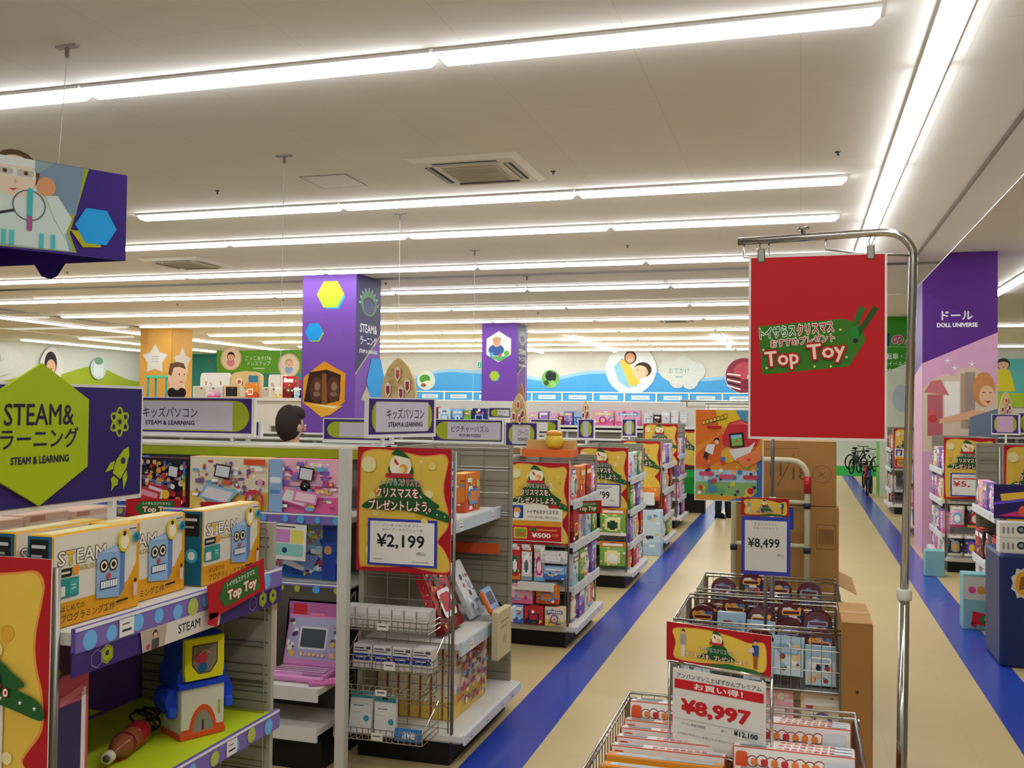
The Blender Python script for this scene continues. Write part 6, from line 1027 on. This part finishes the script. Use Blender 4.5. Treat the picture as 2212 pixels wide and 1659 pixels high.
f.line([tg(.13, .02), tg(.14, .06), tg(.165, .105)], .02, '#2f6a1c'); f.line([tg(.14, .02), tg(.175, .06), tg(.205, .1)], .017, '#1f4f1a'); f.circ(*tg(.132, .022), .014, '#1f7a34', 12, .024); f.circ(*tg(.133, .0), .008, '#2a1a14', 10)
x, y = tg(-.045, .052); f.text('トイザらス', x-.06, y-.004, .034, '#1f6a34', .112, .03, .1, (('#f4f0e6', .07),)); f.text('クリスマス', x+.058, y+.008, .034, '#b5202a', .112, .03, .1, (('#f4f0e6', .07),)); x, y = tg(-.03, .018); f.text('おすすめプレゼント', x, y, .026, '#a8202a', .2, .02, .1, (('#f4f0e6', .07),))
x, y = tg(-.11, -.038); f.text('Top', x+.01, y, .062, '#ead3b8', .105, .02, .1, (('#a8141c', .09),)); x, y = tg(.04, -.03); f.text('Toy', x, y, .062, '#ead3b8', .115, .02, .1, (('#a8141c', .09),))
for a, q in ((-.15, -.06), (.0, -.07), (.1, -.05), (.09, .04), (-.155, .0), (.05, -.075)): star(f, *tg(a, q), .006, '#d9d98a', .4)
b.obj('red_sheet', t)
for x in (-.175, .165):
    q = MB(); q.cbox(x-.012, -.009, h-.015, x+.012, .007, h+.03, '#8d8a80', 'steel', .003); q.tube([(x, 0, h+.025), (x-.006, 0, h+.04), (x, .015, h+.058)], .0022, CH, 'chrome', 5); q.obj('clip', t); q = MB('clear'); q.cbox(x-.016, -.006, h+.03, x+.016, .012, h+.052, '#ffffff'); q.obj('clear_hook', t)
# ---------------------------------------------------------------- second pole stand with the colourful poster
t = thing('sign_stand', 'grey pole stand with a thin arm holding the colourful hanging poster', 'sign stand', (-.145, 5.69, 0)); G = '#8e8e92'
b = MB(); b.tube([(0, 0, .02), (0, 0, 1.3)], .014, G, 'steel', 10); b.obj('lower_pole', t); b = MB(); b.tube([(0, 0, 1.3), (0, 0, 1.853)], .010, G, 'steel', 10); b.obj('upper_pole', t); b = MB(); b.lathe([(.02, 0), (.024, .008), (.024, .035), (.018, .045)], '#a5a5a6', n=12, o=(0, 0, 1.265)); b.cbox(-.035, -.012, 1.275, -.015, .012, 1.3, '#a5a5a6', b=.004); b.obj('joint_collar', t)
b = MB(); b.tube([(.03, 0, 1.852), (-.52, 0, 1.852)], .007, '#d9d9d6', 'chrome', 8); b.tube([(-.485, 0, 1.852), (-.485, 0, 1.815)], .003, '#8a8a88', 'steel', 5); b.tube([(-.485, 0, 1.817), (.0, 0, 1.817)], .003, '#d9d9d6', 'chrome', 5); b.obj('arm', t); b = MB(); b.lathe([(.05, 0), (.05, .008), (.02, .02), (.016, .05)], '#6f6f70', 'steel', 20); b.obj('foot_plate', t)
t = thing('hanging_poster', 'colourful hanging poster with a red and black toy phone picture', 'poster', (-.388, 5.668, 1.285)); w, h = .375, .515
b = MB(); b.box(-w/2-.006, -.003, -.006, w/2+.006, 0, h+.006, '#e9e6e0'); f = front(b, -w/2, 0, -.003); f.rect(0, 0, w, h, '#dc8a2a'); f.poly([(0, h), (w*.5, h), (w*.3, h*.7), (0, h*.6)], '#d9701f'); f.poly([(w*.3, h), (w*.75, h), (w*.6, h*.8), (w*.35, h*.8)], '#dcb82a'); f.poly([(w*.6, h), (w, h), (w, h*.72), (w*.75, h*.8)], '#4f93b8'); f.poly([(0, h*.5), (w*.4, h*.75), (w*.5, h*.5), (w*.2, h*.36), (0, h*.36)], '#d9622a')
f.rect(0, 0, w, h*.335, '#86b06a'); f.rect(0, h*.2, w, h*.335, '#a9c9d9'); f.rect(0, 0, w, h*.05, '#d99a2a'); f.poly([(w*.5, 0), (w, 0), (w, h*.1)], '#3f6fae'); f.rect(w*.92, 0, w, h*.5, '#3a66a8')
for i in range(7): f.poly([(w*(.1+.055*i), h*(.83+.012*i)), (w*(.15+.055*i), h*(.84+.012*i)), (w*(.145+.055*i), h*(.89+.012*i)), (w*(.105+.055*i), h*(.88+.012*i))], '#2a2a26'); f.poly([(w*(.105+.055*i), h*(.838+.012*i)), (w*(.142+.055*i), h*(.845+.012*i)), (w*(.14+.055*i), h*(.88+.012*i)), (w*(.11+.055*i), h*(.875+.012*i))], '#e0c23a')
f.rrect(w*.17, h*.79, w*.4, h*.825, '#b8242c', .01); f.circ(w*.5, h*.5, w*.12, '#d9a83a', 14)
f.poly([(w*.4, h*.7), (w*.5, h*.86), (w*.68, h*.9), (w*.86, h*.84), (w*.97, h*.7), (w*.9, h*.6), (w*.62, h*.56), (w*.42, h*.62)], '#c22a38'); f.poly([(w*.5, h*.84), (w*.68, h*.885), (w*.84, h*.83), (w*.7, h*.85)], '#e2606a'); f.poly([(w*.5, h*.56), (w*.6, h*.44), (w*.8, h*.5), (w*.9, h*.66), (w*.8, h*.6)], '#d9d5d2'); f.poly([(w*.6, h*.46), (w*.95, h*.58), (w*.99, h*.46), (w*.75, h*.36)], '#dd7a4a')
f.poly([(w*.52, h*.58), (w*.74, h*.6), (w*.72, h*.76), (w*.5, h*.74)], '#262428'); f.poly([(w*.55, h*.6), (w*.71, h*.615), (w*.69, h*.735), (w*.53, h*.72)], '#7fb04a'); f.poly([(w*.53, h*.72), (w*.69, h*.735), (w*.695, h*.7), (w*.535, h*.685)], '#8fc3d9'); f.circ(w*.62, h*.66, w*.02, '#b0603a', 8)
f.circ(w*.32, h*.66, w*.045, '#2a1f1a', 12); f.circ(w*.32, h*.645, w*.035, '#e9b890', 12); f.poly([(w*.18, h*.62), (w*.3, h*.62), (w*.26, h*.5), (w*.14, h*.54)], '#dcdcda'); f.poly([(w*.14, h*.54), (w*.2, h*.52), (w*.18, h*.44), (w*.12, h*.47)], '#33302e')
R = random.Random(21)
for i in range(42): f.circ(R.uniform(.06, .94)*w, R.uniform(.05, .46)*h, R.uniform(.012, .04)*w, R.choice(('#3f6fae', '#d9c23a', '#c9303a', '#e9e6df', '#4fa56a', '#5a3a6a', '#e9a06a', '#2a2a2e')), 9)
for x0, y0, c in ((.06, .27, '#c94a6a'), (.36, .24, '#c9506a'), (.72, .24, '#b83a4a')): f.rrect(w*x0, h*y0, w*(x0+.22), h*(y0+.045), c, .006)
f.rrect(w*.2, h*.09, w*.32, h*.16, '#3f7fae', .01); f.circ(w*.82, h*.1, w*.07, '#d9b83a', 12); f.circ(w*.83, h*.11, w*.05, '#b8243a', 12)
b.obj('printed_sheet', t)
for x in (-.12, .12): q = MB(); q.tube([(x, 0, h), (x, .02, h+.03)], .002, '#8a8a88', 'steel', 4); q.obj('hook', t)
# ---------------------------------------------------------------- two shoppers, mostly hidden
def skin_mesh(name, verts, edges, root, col, m, parent, sub=2):
    me = bpy.data.meshes.new(name); me.from_pydata([v[:3] for v in verts], edges, []); o = bpy.data.objects.new(name, me); C.objects.link(o); o.parent = parent
    sk = o.modifiers.new('skin', 'SKIN'); sk.use_smooth_shade = True; lay = me.skin_vertices[0].data if me.skin_vertices else None
    if lay is None:
        bm = bmesh.new(); bm.from_mesh(me); bm.verts.layers.skin.verify(); bm.to_mesh(me); bm.free(); lay = me.skin_vertices[0].data
    for i, v in enumerate(verts): lay[i].radius = (v[3], v[4] if len(v) > 4 else v[3]); lay[i].use_root = i == root
    s = o.modifiers.new('subdivision', 'SUBSURF'); s.levels = sub; s.render_levels = sub
    mm = bpy.data.materials.new(name+'_'+m); mm.use_nodes = True; nt = mm.node_tree; b = nt.nodes['Principled BSDF']; nz = nt.nodes.new('ShaderNodeTexNoise'); nz.inputs['Scale'].default_value = 40; cr = nt.nodes.new('ShaderNodeValToRGB')
    c = L(col); cr.color_ramp.elements[0].color = tuple(x*.9 for x in c[:3])+(1,); cr.color_ramp.elements[1].color = tuple(min(1, x*1.08) for x in c[:3])+(1,); nt.links.new(nz.outputs[0], cr.inputs[0]); nt.links.new(cr.outputs[0], b.inputs['Base Color']); b.inputs['Roughness'].default_value = .75; me.materials.append(mm); return o
def person(label, x, y, rz, H, top, trousers, hair, skin='#d9aa88'):
    t = thing('person', label, 'person', (x, y, 0), rz); k = H/1.72
    V = [(0, 0, .95, .13, .1), (0, 0, 1.12, .125, .09), (0, .005, 1.3, .15, .1), (0, .01, 1.42, .11, .07), (0, .0, 1.5, .05), (0, -.01, 1.57, .062), (0, -.015, 1.63, .08), (0, -.005, 1.69, .06)]; E = [(i, i+1) for i in range(7)]
    for s in (-1, 1):
        n = len(V); V += [(s*.16, .01, 1.39, .055), (s*.2, .02, 1.12, .042), (s*.17, -.1, .93, .032), (s*.15, -.15, .88, .03)]; E += [(3, n), (n, n+1), (n+1, n+2), (n+2, n+3)]
        n = len(V); V += [(s*.09, 0, .86, .09), (s*.095, -.01, .48, .056), (s*.1, .015, .09, .04), (s*.105, -.05, .045, .026)]; E += [(0, n), (n, n+1), (n+1, n+2), (n+2, n+3)]
    V = [(a*k, b*k, c*k)+tuple(r*k for r in q) for a, b, c, *q in V]; body = skin_mesh('body', V, E, 0, skin, 'skin', t)
    tv = [(0, 0, .9, .155, .125), (0, 0, 1.12, .145, .11), (0, .005, 1.3, .168, .12), (0, .01, 1.43, .12, .085), (0, 0, 1.49, .062)]; te = [(0, 1), (1, 2), (2, 3), (3, 4)]
    for s in (-1, 1): n = len(tv); tv += [(s*.165, .01, 1.39, .068), (s*.2, .02, 1.12, .056), (s*.172, -.09, .945, .044)]; te += [(3, n), (n, n+1), (n+1, n+2)]
    skin_mesh('jacket', [(a*k, b*k, c*k)+tuple(r*k for r in q) for a, b, c, *q in tv], te, 0, top, 'cloth', t)
    pv = [(0, 0, .95, .15, .12)]; pe = []
    for s in (-1, 1): n = len(pv); pv += [(s*.09, 0, .84, .105), (s*.095, -.01, .48, .074), (s*.1, .012, .05, .06)]; pe += [(0, n), (n, n+1), (n+1, n+2)]
    skin_mesh('trousers', [(a*k, b*k, c*k)+tuple(r*k for r in q) for a, b, c, *q in pv], pe, 0, trousers, 'cloth', t)
    for s in (-1, 1): b = MB('matte'); b.ball((s*.105*k, -.06*k, .045), .056, .14, .05, '#18171a'); b.box(s*.105*k-.045, -.18, .0, s*.105*k+.045, .045, .02, '#0f0f11'); b.obj('shoe', t)
    b = MB('matte'); hz = 1.655*k; b.ball((0, .03*k, hz-.025), .097*k, .092*k, .135*k, hair, n=20); b.ball((0, -.02*k, hz+.045), .085*k, .075*k, .06*k, hair, n=16); b.obj('hair', t)
    b = MB(); 
    for s in (-1, 1): b.ball((s*.031*k, -.088*k, 1.615*k), .012, .008, .008, '#f0ece8', n=10); b.ball((s*.031*k, -.0945*k, 1.615*k), .006, .004, .006, '#2a1c14', n=8); b.ball((s*.084*k, -.005, 1.6*k), .01, .022, .03, skin, n=8)
    b.ball((0, -.1*k, 1.59*k), .012, .014, .022, skin, n=10); b.ball((0, -.088*k, 1.552*k), .022, .008, .007, '#b0685c', n=10); b.obj('face_features', t)
    for s in (-1, 1):
        b = MB(); b.ball((s*.148*k, -.165*k, .855*k), .02, .035, .04, skin, n=10)
        for j in range(4): b.tube([(s*.148*k+(j-1.5)*.014, -.185*k, .83*k), (s*.148*k+(j-1.5)*.015, -.2*k, .8*k), (s*.148*k+(j-1.5)*.015, -.19*k, .775*k-.006*(j in (1, 2)))], .0075, skin, 'paint', 6)
        b.tube([(s*.128*k, -.175*k, .85*k), (s*.118*k, -.2*k, .82*k), (s*.124*k, -.205*k, .8*k)], .009, skin, 'paint', 6); b.obj('hand', t)
    return t
person('shopper behind the lime topped shelf, only a dark haired head showing', -3.58, 6.35, 2.6, 1.76, '#8f8478', '#2a2c34', '#3d332d'); person('shopper in dark trousers standing behind the colourful hanging poster', -1.22, 16.6, .6, 1.62, '#23242a', '#16161c', '#1d1917')
# ---------------------------------------------------------------- bicycles on a green mat at the far end of the aisle
mb = MB('matte'); mb.box(-.2, 28.7, 0, 3.4, 33.6, .01, '#1f9a3c'); tag(mb.obj('green_mat'), 'green display mat at the far end of the aisle', 'mat')
def bike(x, y, rz, col, label, s=1., z=.0105):
    t = thing('bicycle', label, 'bicycle', (x, y, z), rz, 'small bicycles for children'); r = .2*s
    for wx in (-.32*s, .32*s):
        b = MB('matte'); b.tube([(wx+r*math.cos(2*PI*i/20), 0, r+.02+r*math.sin(2*PI*i/20)) for i in range(20)], .02*s, '#1c1c1e', 'matte', 6, True)
        for i in range(5): a = PI*i/5; b.tube([(wx+r*math.cos(a), 0, r+.02+r*math.sin(a)), (wx-r*math.cos(a), 0, r+.02-r*math.sin(a))], .004, '#d9d9d6', 'chrome', 4)
        b.obj('wheel', t)
    b = MB('gloss')
    for P in (((-.32, 0, .2), (-.1, 0, .5)), ((-.1, 0, .5), (.22, 0, .52)), ((-.08, 0, .2), (.22, 0, .52)), ((-.08, 0, .2), (-.12, 0, .58)), ((-.32, 0, .2), (-.08, 0, .2)), ((.2, 0, .62), (.32, 0, .2))): b.tube([tuple(q*s for q in p) for p in P], .018*s, col, 'gloss', 8)
    b.obj('frame', t); b = MB('matte'); b.ball((-.13*s, 0, .6*s), .1*s, .06*s, .03*s, '#1d1d20'); b.obj('saddle', t); b = MB(); b.tube([(.2*s, -.2*s, .66*s), (.2*s, 0, .64*s), (.2*s, .2*s, .66*s)], .012*s, '#2a2a2c', 'paint', 6); b.obj('handlebar', t); return t
bike(1.55, 29.6, 1.2, '#1e1e22', 'black bicycle for children on the near left of the green mat'); bike(2.0, 30.6, 1.0, '#d9d9d6', 'white bicycle for children on the green mat', 1.05); bike(1.75, 31.8, .8, '#26262a', 'dark bicycle for children at the back of the green mat', 1.1)
bike(1.45, 22.2, 1.4, '#2f4fae', 'blue bicycle beside the right stripe, before the green mat', .95, .002); bike(1.5, 24.4, 1.4, '#c9304a', 'red bicycle beside the right stripe, nearest the green mat', .95, .002)
